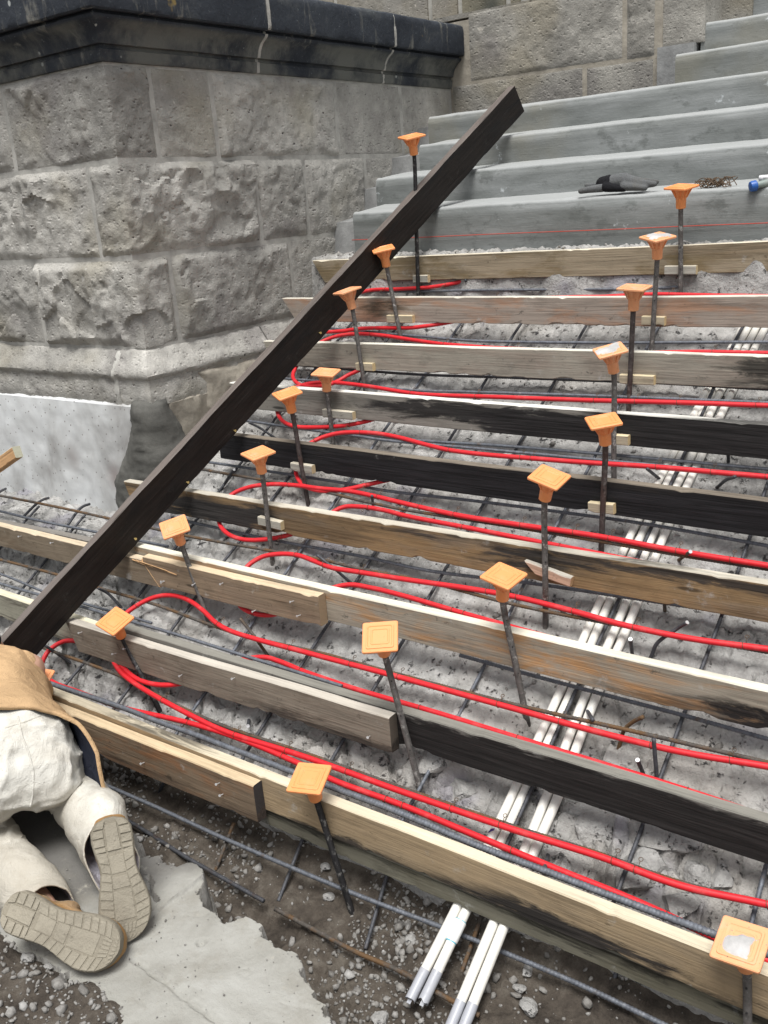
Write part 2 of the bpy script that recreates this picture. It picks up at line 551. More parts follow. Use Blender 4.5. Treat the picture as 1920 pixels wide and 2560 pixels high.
COUPLER = plastic_mat('white_pvc', (0.80, 0.80, 0.78), 0.35, 0.1)
TAPE = plastic_mat('grey_duct_tape', (0.36, 0.37, 0.40), 0.38, 0.15)
BLUEGLUE = plastic_mat('blue_pvc_glue', (0.10, 0.45, 0.58), 0.3, 0.0)
INK = plastic_mat('purple_marker', (0.10, 0.06, 0.28), 0.5, 0.0)
PRINT = plastic_mat('black_print', (0.03, 0.03, 0.035), 0.5, 0.0)
CAP = plastic_mat('orange_cap_plastic', (0.83, 0.285, 0.09), 0.5, 0.35, (0.66, 0.38, 0.20), vary=0.15)
CAP_PALE = plastic_mat('pale_orange_cap_plastic', (0.80, 0.32, 0.13), 0.55, 0.6, (0.60, 0.42, 0.30), vary=0.2)
CAP_DUSTY = plastic_mat('dusty_orange_cap_plastic', (0.72, 0.33, 0.16), 0.65, 0.85, (0.50, 0.42, 0.36))
CRUST = mortar_mat('dried_cement_crust', (0.44, 0.43, 0.42))


# ------------------------------------------------------------------ mesh and object helpers
def mesh_np(name, V, F, mat=None, smooth=False, uv=None):
    me = bpy.data.meshes.new(name)
    me.from_pydata([tuple(v) for v in V], [], [tuple(int(i) for i in f) for f in F])
    me.update()
    if smooth:
        me.polygons.foreach_set('use_smooth', [True] * len(me.polygons))
    if mat is not None:
        for mm in (mat if isinstance(mat, (list, tuple)) else [mat]):
            me.materials.append(mm)
    return me


def grid_faces(n, m, off=0, closed_m=False):
    i = np.arange(n - 1)[:, None]
    j = np.arange(m if closed_m else m - 1)[None, :]
    j2 = (j + 1) % m
    a = i * m + j
    b = i * m + j2
    c = (i + 1) * m + j2
    d = (i + 1) * m + j
    return (np.stack([a, b, c, d], -1).reshape(-1, 4) + off)


def grid_mesh(name, V, mat, smooth=True, flip=False, keep=None):
    """V: (n, m, 3) grid"""
    n, m_ = V.shape[:2]
    F = grid_faces(n, m_)
    if flip:
        F = F[:, ::-1]
    if keep is not None:
        kk = keep.reshape(-1)
        F = F[kk[F].all(1)]
    P = V.reshape(-1, 3)
    if keep is not None:
        used = np.zeros(len(P), bool)
        used[F] = True
        idx = np.cumsum(used) - 1
        P = P[used]
        F = idx[F]
    me = bpy.data.meshes.new(name)
    me.vertices.add(len(P))
    me.vertices.foreach_set('co', P.astype(np.float32).ravel())
    me.loops.add(F.size)
    me.loops.foreach_set('vertex_index', F.astype(np.int32).ravel())
    me.polygons.add(len(F))
    me.polygons.foreach_set('loop_start', np.arange(0, F.size, 4, dtype=np.int32))
    me.polygons.foreach_set('loop_total', np.full(len(F), 4, np.int32))
    me.polygons.foreach_set('use_smooth', np.full(len(F), smooth))
    me.update(calc_edges=True)
    me.validate()
    me.materials.append(mat)
    return me


def wmat(o):
    return o.matrix_basis if o.parent is None else wmat(o.parent) @ o.matrix_parent_inverse @ o.matrix_basis


def link(name, me, parent=None, world=True):
    """a part is modelled in world coordinates unless world is False"""
    o = bpy.data.objects.new(name, me)
    C.objects.link(o)
    if parent is not None:
        o.parent = parent
        if world:
            o.matrix_parent_inverse = wmat(parent).inverted()
    return o


def tag(o, label=None, cat=None, group=None, kind=None):
    if label:
        o['label'] = label
    if cat:
        o['category'] = cat
    if group:
        o['group'] = group
    if kind:
        o['kind'] = kind
    return o


def thing(name, label, cat, loc=(0, 0, 0), group=None):
    o = bpy.data.objects.new(name, None)
    o.empty_display_size = 0.05
    C.objects.link(o)
    o.location = tuple(loc)
    o.matrix_basis = Matrix.Translation(Vector(tuple(float(v) for v in loc)))
    return tag(o, label, cat, group)


class MB:
    """collects simple solids into one mesh"""

    def __init__(s):
        s.V, s.F, s.M = [], [], []

    def add(s, V, F, mi=0):
        o = len(s.V)
        s.V += [tuple(map(float, v)) for v in V]
        s.F += [tuple(int(i) + o for i in f) for f in F]
        s.M += [mi] * len(F)
        return s

    def box(s, lo, hi, mi=0):
        x0, y0, z0 = lo
        x1, y1, z1 = hi
        V = [(x0, y0, z0), (x1, y0, z0), (x1, y1, z0), (x0, y1, z0), (x0, y0, z1), (x1, y0, z1), (x1, y1, z1), (x0, y1, z1)]
        return s.add(V, [(0, 3, 2, 1), (4, 5, 6, 7), (0, 1, 5, 4), (1, 2, 6, 5), (2, 3, 7, 6), (3, 0, 4, 7)], mi)

    def frame_box(s, p, ax, ay, az, mi=0):
        p, ax, ay, az = map(np.asarray, (p, ax, ay, az))
        V = [p, p + ax, p + ax + ay, p + ay, p + az, p + ax + az, p + ax + ay + az, p + ay + az]
        return s.add(V, [(0, 3, 2, 1), (4, 5, 6, 7), (0, 1, 5, 4), (1, 2, 6, 5), (2, 3, 7, 6), (3, 0, 4, 7)], mi)

    def rings(s, rings, mi=0, cap0=True, cap1=True):
        n = len(rings[0])
        V = [v for r in rings for v in r]
        F = [tuple(f) for f in grid_faces(len(rings), n, 0, True)]
        if cap0:
            F.append(tuple(range(n))[::-1])
        if cap1:
            F.append(tuple((len(rings) - 1) * n + i for i in range(n)))
        return s.add(V, F, mi)

    def mesh(s, name, mats, smooth=False):
        me = mesh_np(name, s.V, s.F, mats)
        if any(s.M):
            me.polygons.foreach_set('material_index', s.M)
        if smooth:
            me.polygons.foreach_set('use_smooth', [True] * len(me.polygons))
            me.set_sharp_from_angle(angle=math.radians(smooth if smooth is not True else 40))
        return me


def catmull(P, step=0.02):
    P = np.asarray(P, float)
    if len(P) == 2:
        n = max(2, int(np.linalg.norm(P[1] - P[0]) / step))
        t = np.linspace(0, 1, n + 1)[:, None]
        return P[0] * (1 - t) + P[1] * t
    Q = np.vstack([2 * P[0] - P[1], P, 2 * P[-1] - P[-2]])
    out = []
    for k in range(1, len(Q) - 2):
        p0, p1, p2, p3 = Q[k - 1], Q[k], Q[k + 1], Q[k + 2]
        # centripetal parametrisation keeps uneven control points from looping
        def tj(ti, a, b):
            return ti + max(1e-6, np.linalg.norm(b - a)) ** 0.5
        t0 = 0.0
        t1 = tj(t0, p0, p1)
        t2 = tj(t1, p1, p2)
        t3 = tj(t2, p2, p3)
        n = max(2, int(np.linalg.norm(p2 - p1) / step))
        t = np.linspace(t1, t2, n, endpoint=False)[:, None]
        A1 = (t1 - t) / (t1 - t0) * p0 + (t - t0) / (t1 - t0) * p1
        A2 = (t2 - t) / (t2 - t1) * p1 + (t - t1) / (t2 - t1) * p2
        A3 = (t3 - t) / (t3 - t2) * p2 + (t - t2) / (t3 - t2) * p3
        B1 = (t2 - t) / (t2 - t0) * A1 + (t - t0) / (t2 - t0) * A2
        B2 = (t3 - t) / (t3 - t1) * A2 + (t - t1) / (t3 - t1) * A3
        out.append((t2 - t) / (t2 - t1) * B1 + (t - t1) / (t2 - t1) * B2)
    out.append(P[-1][None])
    return np.vstack(out)


def tube_rings(path, rad, seg=10):
    path = np.asarray(path, float)
    N = len(path)
    T = np.gradient(path, axis=0)
    T /= np.linalg.norm(T, axis=1)[:, None] + 1e-12
    up = np.array([0, 0, 1.0]) if abs(T[0][2]) < 0.9 else np.array([1.0, 0, 0])
    u = np.cross(T[0], up)
    u /= np.linalg.norm(u)
    U = np.empty((N, 3))
    for i in range(N):
        u = u - T[i] * (u @ T[i])
        u /= np.linalg.norm(u) + 1e-12
        U[i] = u
    W = np.cross(T, U)
    th = np.linspace(0, 2 * np.pi, seg, endpoint=False)
    r = np.broadcast_to(np.asarray(rad, float), (N,))
    return path[:, None, :] + r[:, None, None] * (np.cos(th)[None, :, None] * U[:, None, :] + np.sin(th)[None, :, None] * W[:, None, :])


def tube_mesh(name, path, rad, mat, seg=10, caps=True):
    R = tube_rings(path, rad, seg)
    N = len(R)
    V = R.reshape(-1, 3)
    F = [tuple(f) for f in grid_faces(N, seg, 0, True)]
    if caps:
        F += [tuple(range(seg))[::-1], tuple((N - 1) * seg + i for i in range(seg))]
    return mesh_np(name, V, F, mat, smooth=True)


def rebar_mesh(name, pts, rad, mat, ribs=True):
    """deformed bar: real ribs every 9 mm"""
    path = catmull(pts, 0.0045 if ribs else 0.02)
    if ribs:
        d = np.r_[0, np.cumsum(np.linalg.norm(np.diff(path, axis=0), axis=1))]
        L = d[-1]
        s = np.arange(0, L, 0.0032)
        path = np.stack([np.interp(s, d, path[:, k]) for k in range(3)], 1)
        rr = rad * np.where(np.arange(len(s)) % 3 == 0, 1.12, 0.96)
    else:
        rr = rad
    return tube_mesh(name, path, rr, mat, 8)


# ------------------------------------------------------------------ ground, trench and broken slope
def axis_coords(segs):
    out = []
    for a, b, d in segs:
        n = max(1, int(round((b - a) / d)))
        out.append(np.linspace(a, b, n, endpoint=False))
    out.append(np.array([segs[-1][1]]))
    return np.concatenate(out)


def ground_z(X, Y):
    P = np.stack([X, Y, np.zeros_like(X)], -1)
    s = sstep(-Y + 0.30 * (X + 1.6) * (X > -1.6) * 0.3 + 0.05 * vnoise(P * 3.0, 5), 0.46, 0.78)
    s2 = sstep(-Y, 0.60, 0.74) * sstep(X, -1.40, -1.70)
    z = -0.345 + 0.135 * s + 0.045 * s2 + 0.07 * sstep(Y, -0.04, 0.14)
    z = z + 0.030 * fbm(P * 3.2, 4, 3) + 0.016 * fbm(P * 13, 4, 9) + 0.006 * fbm(P * 45, 2, 12)
    d1, d2, v = cells(np.stack([X, Y], -1) * 9 + 0.4 * vnoise(P * 6, 2)[..., None], 3)
    z = z + 0.016 * sstep(d2 - d1, 0.0, 0.25) * (v > 0.6) * sstep(P[..., 1], -1.0, -0.3)
    # hollow beside the broken slab
    z = z - 0.05 * np.exp(-(((X + 1.25) / 0.35) ** 2 + ((Y + 0.28) / 0.10) ** 2)) - 0.04 * np.exp(-(((X + 1.9) / 0.3) ** 2 + ((Y + 0.17) / 0.07) ** 2))
    return z


gx = axis_coords([(-30, -5, 1.5), (-5, -3.2, 0.06), (-3.2, 0.1, 0.0075), (0.1, 1.2, 0.05), (1.2, 30, 1.5)])
gy = axis_coords([(-30, -3, 1.5), (-3, -1.1, 0.06), (-1.1, 0.16, 0.0075), (0.16, 0.4, 0.05), (0.4, 30, 1.6)])
X, Y = np.meshgrid(gx, gy, indexing='ij')
ground = link('ground', grid_mesh('ground', np.stack([X, Y, ground_z(X, Y)], -1), DIRT))
tag(ground, 'dark damp soil and trench in front of the formwork', None, None, 'structure')


def slope_z(X, Y):
    P = np.stack([X, Y, np.zeros_like(X)], -1)
    z = K * Y - 0.235
    fl = sstep(X, -3.38, -3.50)                               # nearly level ledge before the pedestal
    lev = 0.205 + 0.12 * np.clip(Y - 0.80, -1, 1)
    z = z * (1 - fl) + np.minimum(z, lev) * fl
    z = z + 0.022 * fbm(P * 4.0, 4, 21) + 0.010 * fbm(P * 16, 4, 25, ridged=True) + 0.004 * fbm(P * 55, 3, 28)
    w = 0.25 * np.stack([vnoise(P * 3, 31), vnoise(P * 3, 32)], -1)
    d1, d2, v = cells(np.stack([X, Y], -1) * 4.2 + w, 33)
    lo = sstep(Y, 0.62, 0.15)                                  # the lowest tread is broken into loose lumps
    left = sstep(X, -2.2, -2.9)
    rough = np.clip(lo * 1.0 + left * 0.55 + 0.12, 0, 1)
    z = z + rough * (0.055 * (v - 0.5) + 0.03 * sstep(d2 - d1, 0.0, 0.12) - 0.025)
    d1, d2, v = cells(np.stack([X, Y], -1) * 13 + w * 2, 37)
    z = z + np.clip(rough + 0.15, 0, 1) * (0.016 * (v - 0.5) + 0.012 * sstep(d2 - d1, 0.0, 0.2) - 0.010)
    e1, e2, ev = cells(np.stack([X, Y], -1) * 30 + 0.5 * np.stack([vnoise(P * 14, 35), vnoise(P * 14, 36)], -1), 39)
    z = z + (0.35 + 0.65 * sstep(vnoise(P * 2.2, 38), -0.2, 0.5)) * (0.011 * (ev - 0.5) + 0.005 * sstep(e2 - e1, 0.0, 0.15))
    z = z - 0.020 * sstep(np.abs(fbm(P * 5.5 + 3, 3, 47)), 0.035, 0.0) * sstep(vnoise(P * 1.9, 48), -0.1, 0.4)      # cracks
    # pits
    d1, d2, v = cells(np.stack([X, Y], -1) * 7, 41)
    z = z - 0.022 * (v > 0.72) * sstep(d1, 0.33, 0.12)
    # hollow under the lumps between the two lowest boards
    z = z - 0.11 * np.exp(-(((X + 0.98) / 0.20) ** 2 + ((Y - 0.10) / 0.045) ** 2)) - 0.07 * np.exp(-(((X + 0.66) / 0.12) ** 2 + ((Y - 0.20) / 0.05) ** 2))
    z = z - 0.06 * np.exp(-(((X + 2.25) / 0.12) ** 2 + ((Y - 0.13) / 0.05) ** 2)) - 0.05 * np.exp(-(((X + 2.05) / 0.10) ** 2 + ((Y - 0.10) / 0.05) ** 2))
    # ledge of old concrete behind the top board
    top = sstep(Y + 0.02 * vnoise(P * 9, 44), 2.315, 2.375)
    z = z * (1 - top) + top * (1.322 + 0.016 * fbm(P * 22, 4, 45, ridged=True) + 0.012 * vnoise(P * 40, 46))
    return z


X, Y = np.meshgrid(axis_coords([(-6.2, -4.8, 0.03), (-4.8, -3.3, 0.010), (-3.3, 0.0, 0.0062), (0.0, 0.5, 0.012)]), axis_coords([(0.10, 1.3, 0.0062), (1.3, 2.56, 0.0080)]), indexing='ij')
SLZ = slope_z(X, Y)
Y[:, 0] -= 0.02
SLZ[:, 0] = -0.45                                          # its foot goes down under the soil
slope = link('rough_slope', grid_mesh('rough_slope', np.stack([X, Y, SLZ], -1), RUBBLE))
slope.data.set_sharp_from_angle(angle=math.radians(38))
tag(slope, 'rough grey broken concrete slope under the boards', None, None, 'structure')

# ------------------------------------------------------------------ broken slab (a patch of the old pavement)
out_px = [(-330, 1900), (0, 1950), (200, 1985), (287, 2034), (334, 2078), (351, 2105), (346, 2138), (402, 2137), (410, 2150), (445, 2159), (479, 2152),
          (506, 2165), (513, 2189), (493, 2253), (560, 2297), (572, 2302), (614, 2292), (645, 2312), (663, 2328), (664, 2342), (681, 2361), (741, 2385),
          (752, 2431), (767, 2458), (788, 2485), (789, 2500), (816, 2506), (826, 2560), (850, 2680), (480, 2760), (215, 2600), (190, 2480), (140, 2420), (0, 2365), (-330, 2290)]
poly = np.array([onZ(*p, -0.17)[:2] for p in out_px])


def poly_sd(P2, poly):
    d = np.full(P2.shape[:-1], 9.0)
    ins = np.zeros(P2.shape[:-1], bool)
    n = len(poly)
    for i in range(n):
        a, b = poly[i], poly[(i + 1) % n]
        ab = b - a
        t = np.clip(((P2 - a) @ ab) / (ab @ ab + 1e-12), 0, 1)
        q = P2 - (a + t[..., None] * ab)
        d = np.minimum(d, np.hypot(q[..., 0], q[..., 1]))
        c = (a[1] > P2[..., 1]) != (b[1] > P2[..., 1])
        xi = a[0] + (P2[..., 1] - a[1]) / (b[1] - a[1] + 1e-12) * (b[0] - a[0])
        ins ^= c & (P2[..., 0] < xi)
    return np.where(ins, d, -d)


def seg_d(P2, pts):
    d = np.full(P2.shape[:-1], 9.0)
    for a, b in zip(pts[:-1], pts[1:]):
        ab = b - a
        t = np.clip(((P2 - a) @ ab) / (ab @ ab), 0, 1)
        q = P2 - (a + t[..., None] * ab)
        d = np.minimum(d, np.hypot(q[..., 0], q[..., 1]))
    return d


lo, hi = poly.min(0) - 0.05, poly.max(0) + 0.05
X, Y = np.meshgrid(np.arange(lo[0], hi[0], 0.0042), np.arange(lo[1], hi[1], 0.0042), indexing='ij')
P2 = np.stack([X, Y], -1)
P3 = np.stack([X, Y, np.zeros_like(X)], -1)
w1 = cells(P2 * 26 + 0.5 * np.stack([vnoise(P3 * 9, 58), vnoise(P3 * 9, 59)], -1), 52)
sd_ = poly_sd(P2, poly) + 0.007 * fbm(P3 * 24, 3, 51) + 0.016 * (w1[2] - 0.5) + 0.003 * vnoise(P3 * 90, 52)
z = -0.170 + 0.004 * fbm(P3 * 4, 3, 53) + 0.0012 * fbm(P3 * 30, 3, 54)
groove = np.array([onZ(*p, -0.17)[:2] for p in [(338, 2398), (420, 2455), (480, 2505), (560, 2560), (640, 2620)]])
dg = seg_d(P2, groove) + 0.003 * vnoise(P3 * 40, 55)
z = z - 0.007 * sstep(dg, 0.013, 0.006) + 0.004 * sstep(dg, 0.010, 0.0) * np.clip(fbm(P3 * 90, 2, 56), 0, 1)
crack = np.array([onZ(*p, -0.17)[:2] for p in [(369, 2190), (379, 2208), (374, 2230), (386, 2240), (394, 2255)]])
z = z - 0.020 * sstep(seg_d(P2, crack) + 0.002 * vnoise(P3 * 60, 57), 0.0075, 0.003)
z = z - 0.006 * sstep(np.abs(fbm(P3 * 3.1 + 2, 3, 64)), 0.012, 0.0) * sstep(vnoise(P3 * 2.4, 65), 0.0, 0.4) + 0.0022 * fbm(P3 * 14, 4, 66)
ridge = np.array([onZ(*p, -0.17)[:2] for p in [(395, 2278), (440, 2252), (513, 2190)]])
side = (P2[..., 0] - ridge[0][0]) * (ridge[-1][1] - ridge[0][1]) - (P2[..., 1] - ridge[0][1]) * (ridge[-1][0] - ridge[0][0])
rd = np.sign(side) * 0 + side / np.linalg.norm(ridge[-1] - ridge[0])
z = z + 0.013 * sstep(rd, 0.004, -0.004) * sstep(P2[..., 0], ridge[0][0] - 0.10, ridge[0][0] + 0.04)
hole = onZ(503, 2355, -0.17)[:2]
z = z - 0.012 * sstep(np.hypot(P2[..., 0] - hole[0], P2[..., 1] - hole[1]), 0.017, 0.006)
# edge: broken off steeply; the near left rim just dies away under gravel
soft = sstep(P2[..., 0] * 0.6 + P2[..., 1] * 0.8, -2.0, -2.35) * 0 + sstep(P2[..., 1], -0.66, -0.80) * sstep(P2[..., 0], -1.55, -1.75)
edge = sstep(sd_ + 0.004 * vnoise(P3 * 60, 60), 0.003 + 0.02 * soft, -0.012)
z = z - edge * (0.125 + 0.02 * vnoise(P3 * 50, 62))
keep = sd_ > -0.016
slab = link('concrete_slab', grid_mesh('concrete_slab', np.stack([X, Y, z], -1), SLAB, keep=keep))
slab.data.set_sharp_from_angle(angle=math.radians(42))
tag(slab, 'pale broken slab of old pavement with a jagged edge, under the kneeling worker', 'concrete slab')

# ------------------------------------------------------------------ gravel and lumps
ICO = None


def ico(sub=1):
    bm = bmesh.new()
    bmesh.ops.create_icosphere(bm, subdivisions=sub, radius=1.0)
    V = np.array([v.co[:] for v in bm.verts])
    F = np.array([[v.index for v in f.verts] for f in bm.faces])
    bm.free()
    return V, F


def stones_mesh(name, pos, size, mat, sub=1, flat=0.65, seed=0):
    V0, F0 = ico(sub)
    r = np.random.default_rng(seed)
    N = len(pos)
    A = r.normal(size=(N, 3, 3))
    Q = np.linalg.qr(A)[0]
    sc = np.stack([np.ones(N), r.uniform(0.6, 1, N), r.uniform(0.4, flat + 0.2, N)], 1)
    VV = V0[None] * (1 + 0.38 * r.uniform(-1, 1, (N, len(V0), 1)))
    VV = np.einsum('nij,nvj->nvi', Q, VV * sc[:, None, :]) * size[:, None, None] + pos[:, None, :]
    FF = (F0[None] + (np.arange(N) * len(V0))[:, None, None]).reshape(-1, 3)
    P = VV.reshape(-1, 3)
    me = bpy.data.meshes.new(name)
    me.vertices.add(len(P))
    me.vertices.foreach_set('co', P.astype(np.float32).ravel())
    me.loops.add(FF.size)
    me.loops.foreach_set('vertex_index', FF.astype(np.int32).ravel())
    me.polygons.add(len(FF))
    me.polygons.foreach_set('loop_start', np.arange(0, FF.size, 3, dtype=np.int32))
    me.polygons.foreach_set('loop_total', np.full(len(FF), 3, np.int32))
    me.update(calc_edges=True)
    at = me.attributes.new('tone', 'FLOAT', 'POINT')
    at.data.foreach_set('value', np.repeat(r.beta(1.6, 2.2, N), len(V0)).astype(np.float32))
    me.materials.append(mat)
    return me


def scatter(n, x0, x1, y0, y1, seed, dens=None):
    r = np.random.default_rng(seed)
    P = np.stack([r.uniform(x0, x1, n), r.uniform(y0, y1, n)], 1)
    if dens is not None:
        P = P[r.uniform(size=n) < dens(P)]
    return P


r = np.random.default_rng(11)
a = scatter(24000, -3.1, 0.1, -1.0, 0.10, 1, lambda p: np.clip(0.36 + 0.9 * vnoise(np.c_[p * 3.0, p[:, :1] * 0], 61) + 0.4 * sstep(p[:, 1], -0.6, -0.75), 0.06, 1))
inside = poly_sd(a, poly)
a = a[(inside < -0.004) | (ground_z(a[:, 0], a[:, 1]) > -0.176)]
za = ground_z(a[:, 0], a[:, 1])
sa = np.exp(r.normal(math.log(0.0048), 0.55, len(a))).clip(0.002, 0.017)
gravel = link('gravel', stones_mesh('gravel', np.c_[a, za + sa * 0.25], sa, PEBBLE, 1, 0.6, 5))
tag(gravel, 'loose crushed gravel scattered over the dark soil', None, None, 'stuff')

b = scatter(9000, -4.2, 0.0, 0.03, 2.5, 2, lambda p: np.clip(0.20 + 0.9 * vnoise(np.c_[p * 2.6, p[:, :1] * 0], 63) + 0.5 * sstep(p[:, 1], 0.5, 0.1), 0.03, 1))
zb = slope_z(b[:, 0], b[:, 1])
sb = np.exp(r.normal(math.log(0.0042), 0.6, len(b))).clip(0.002, 0.02)
c2 = scatter(420, -2.2, -1.1, -1.0, -0.2, 3)
c2 = c2[poly_sd(c2, poly) > 0.01]
sc2 = np.exp(r.normal(math.log(0.0019), 0.4, len(c2)))
grit = link('concrete_grit', stones_mesh('concrete_grit', np.r_[np.c_[b, zb + sb * 0.2], np.c_[c2, np.full(len(c2), -0.168)]], np.r_[sb, sc2], PEBBLE, 1, 0.55, 6))
tag(grit, 'small broken concrete crumbs lying on the slope and slab', None, None, 'stuff')


def lump(name, ctr, size, seed, squash=0.7, ang=0.0):
    V, F = ico(3)
    P = V * (1 + 0.0)
    n = np.zeros(len(V))
    rr = np.random.default_rng(seed)
    # cut the ball with planes: a faceted broken lump
    for k in range(11):
        d = rr.normal(size=3)
        d /= np.linalg.norm(d)
        h = rr.uniform(0.55, 0.85)
        t = P @ d
        P = P - np.where(t > h, t - h, 0)[:, None] * d
    P = P * (1 + 0.10 * fbm(V * 2.2 + seed, 3, seed))[:, None] + 0.04 * np.stack([fbm(V * 6 + k * 9 + seed, 3, seed + k) for k in range(3)], -1)
    P = P * np.array(size)
    ca, sa_ = math.cos(ang), math.sin(ang)
    P = np.c_[P[:, 0] * ca - P[:, 1] * sa_, P[:, 0] * sa_ + P[:, 1] * ca, P[:, 2] * squash]
    return mesh_np(name, P, F, RUBBLE, smooth=False)


lumps = [  # pixel, size (m), label
    (1160, 1965, 0.062, 0.5, 'broken concrete lump beside the white conduits, left of them and under the black board'),
    (1090, 1910, 0.075, 0.6, 'smooth pale concrete lump in front of the black board beside its lone stake'),
    (1500, 2040, 0.105, 0.5, 'large flat concrete lump bridging a dark hollow right of the white conduits'),
    (1655, 2080, 0.12, 0.45, 'flaky grey concrete lump between the two lowest boards at the right'),
    (1610, 2170, 0.085, 0.7, 'crumbly concrete lump behind the front rebar at the lower right'),
    (1740, 2185, 0.05, 0.8, 'round grey stone wedged among the lumps at the lower right'),
    (1700, 2250, 0.055, 0.7, 'angular grey stone just above the long lower right rebar'),
    (1800, 2190, 0.05, 0.7, 'pale angular stone touching the lower right red tube'),
    (445, 1365, 0.05, 0.7, 'grey lump behind the splintered board under the third left stake'),
    (1050, 1945, 0.018, 0.9, 'small round pale pebble at the foot of the lone middle stake'),
]
for i, (px, py, sz, sq, lab) in enumerate(lumps):
    p = onS(px, py, -0.235)
    o = link('concrete_lump', lump('concrete_lump', None, (sz, sz * 0.72, sz * 0.8), 70 + i, sq, i * 1.1))
    o.location = (p[0], p[1], slope_z(np.array([p[0]]), np.array([p[1]]))[0] + sz * sq * 0.12)
    o.rotation_euler = (0.45, 0.0, 0.0)
    tag(o, lab, 'stone', 'broken lumps of old concrete')
stones = [
    (823, 2253, 0.020, 'pale angular stone left of the leaning front stake, under the blue rebar'),
    (1370, 2370, 0.020, 'grey rounded stone in the trench right of the taped conduit ends'),
    (1320, 2445, 0.022, 'oval grey stone nearest the taped ends of the right conduit pair'),
    (1025, 2355, 0.022, 'grey stone left of the conduit with the white coupling'),
    (1300, 2480, 0.019, 'brown grey stone among the pebbles right of the conduits'),
    (948, 2520, 0.028, 'flat tan stone by the broken right edge of the slab'),
    (1270, 2362, 0.020, 'pale stone against the right side of the conduits under the rebar'),
    (75, 2420, 0.022, 'white quartz stone on the gravel below the left boot'),
    (125, 2432, 0.016, 'small white stone on the gravel under the left boot toe'),
    (337, 2330, 0.010, 'small pebble on the slab beside the right boot toe'),
    (320, 2050, 0.020, 'flat grey stone behind the right boot heel'),
    (1320, 2530, 0.030, 'pale flat stone at the bottom edge right of the tape'),
    (820, 2197, 0.020, 'grey stone touching the leaning front stake at mid height'),
]
for i, (px, py, sz, lab) in enumerate(stones):
    zz = -0.2 if (px < 200 or px in (320,)) else (-0.165 if px == 337 else -0.34)
    p = onZ(px, py, zz)
    o = link('stone', lump('stone', None, (sz, sz * 0.8, sz * 0.75), 170 + i, 0.75, i * 0.8))
    gz = -0.167 if px == 337 else ground_z(np.array([p[0]]), np.array([p[1]]))[0]
    o.location = (p[0], p[1], gz + sz * 0.3)
    tag(o, lab, 'stone', 'loose stones on the ground')

# ------------------------------------------------------------------ stone pedestal (cheek wall left of the stairs)
WX, WY = -3.47, 1.16            # right face plane x, front face plane y


def path_points(path, step):
    """polyline in plan -> points, outward normals (to the right-hand side when walking from left to right seen from the front)"""
    P, Nn = [], []
    for a, b in zip(path[:-1], path[1:]):
        a, b = np.array(a, float), np.array(b, float)
        L = np.linalg.norm(b - a)
        k = max(2, int(round(L / step)))
        t = (b - a) / L
        nr = np.array([t[1], -t[0]])
        for i in range(k):
            P.append(a + (b - a) * i / k)
            Nn.append(nr)
    P.append(np.array(path[-1], float))
    Nn.append(nr)
    P, Nn = np.array(P), np.array(Nn)
    # soften the normal across the corner
    M = Nn.copy()
    for _ in range(3):
        M[1:-1] = (M[:-2] + 2 * M[1:-1] + M[2:]) / 4
    M /= np.linalg.norm(M, axis=1)[:, None]
    return P, M


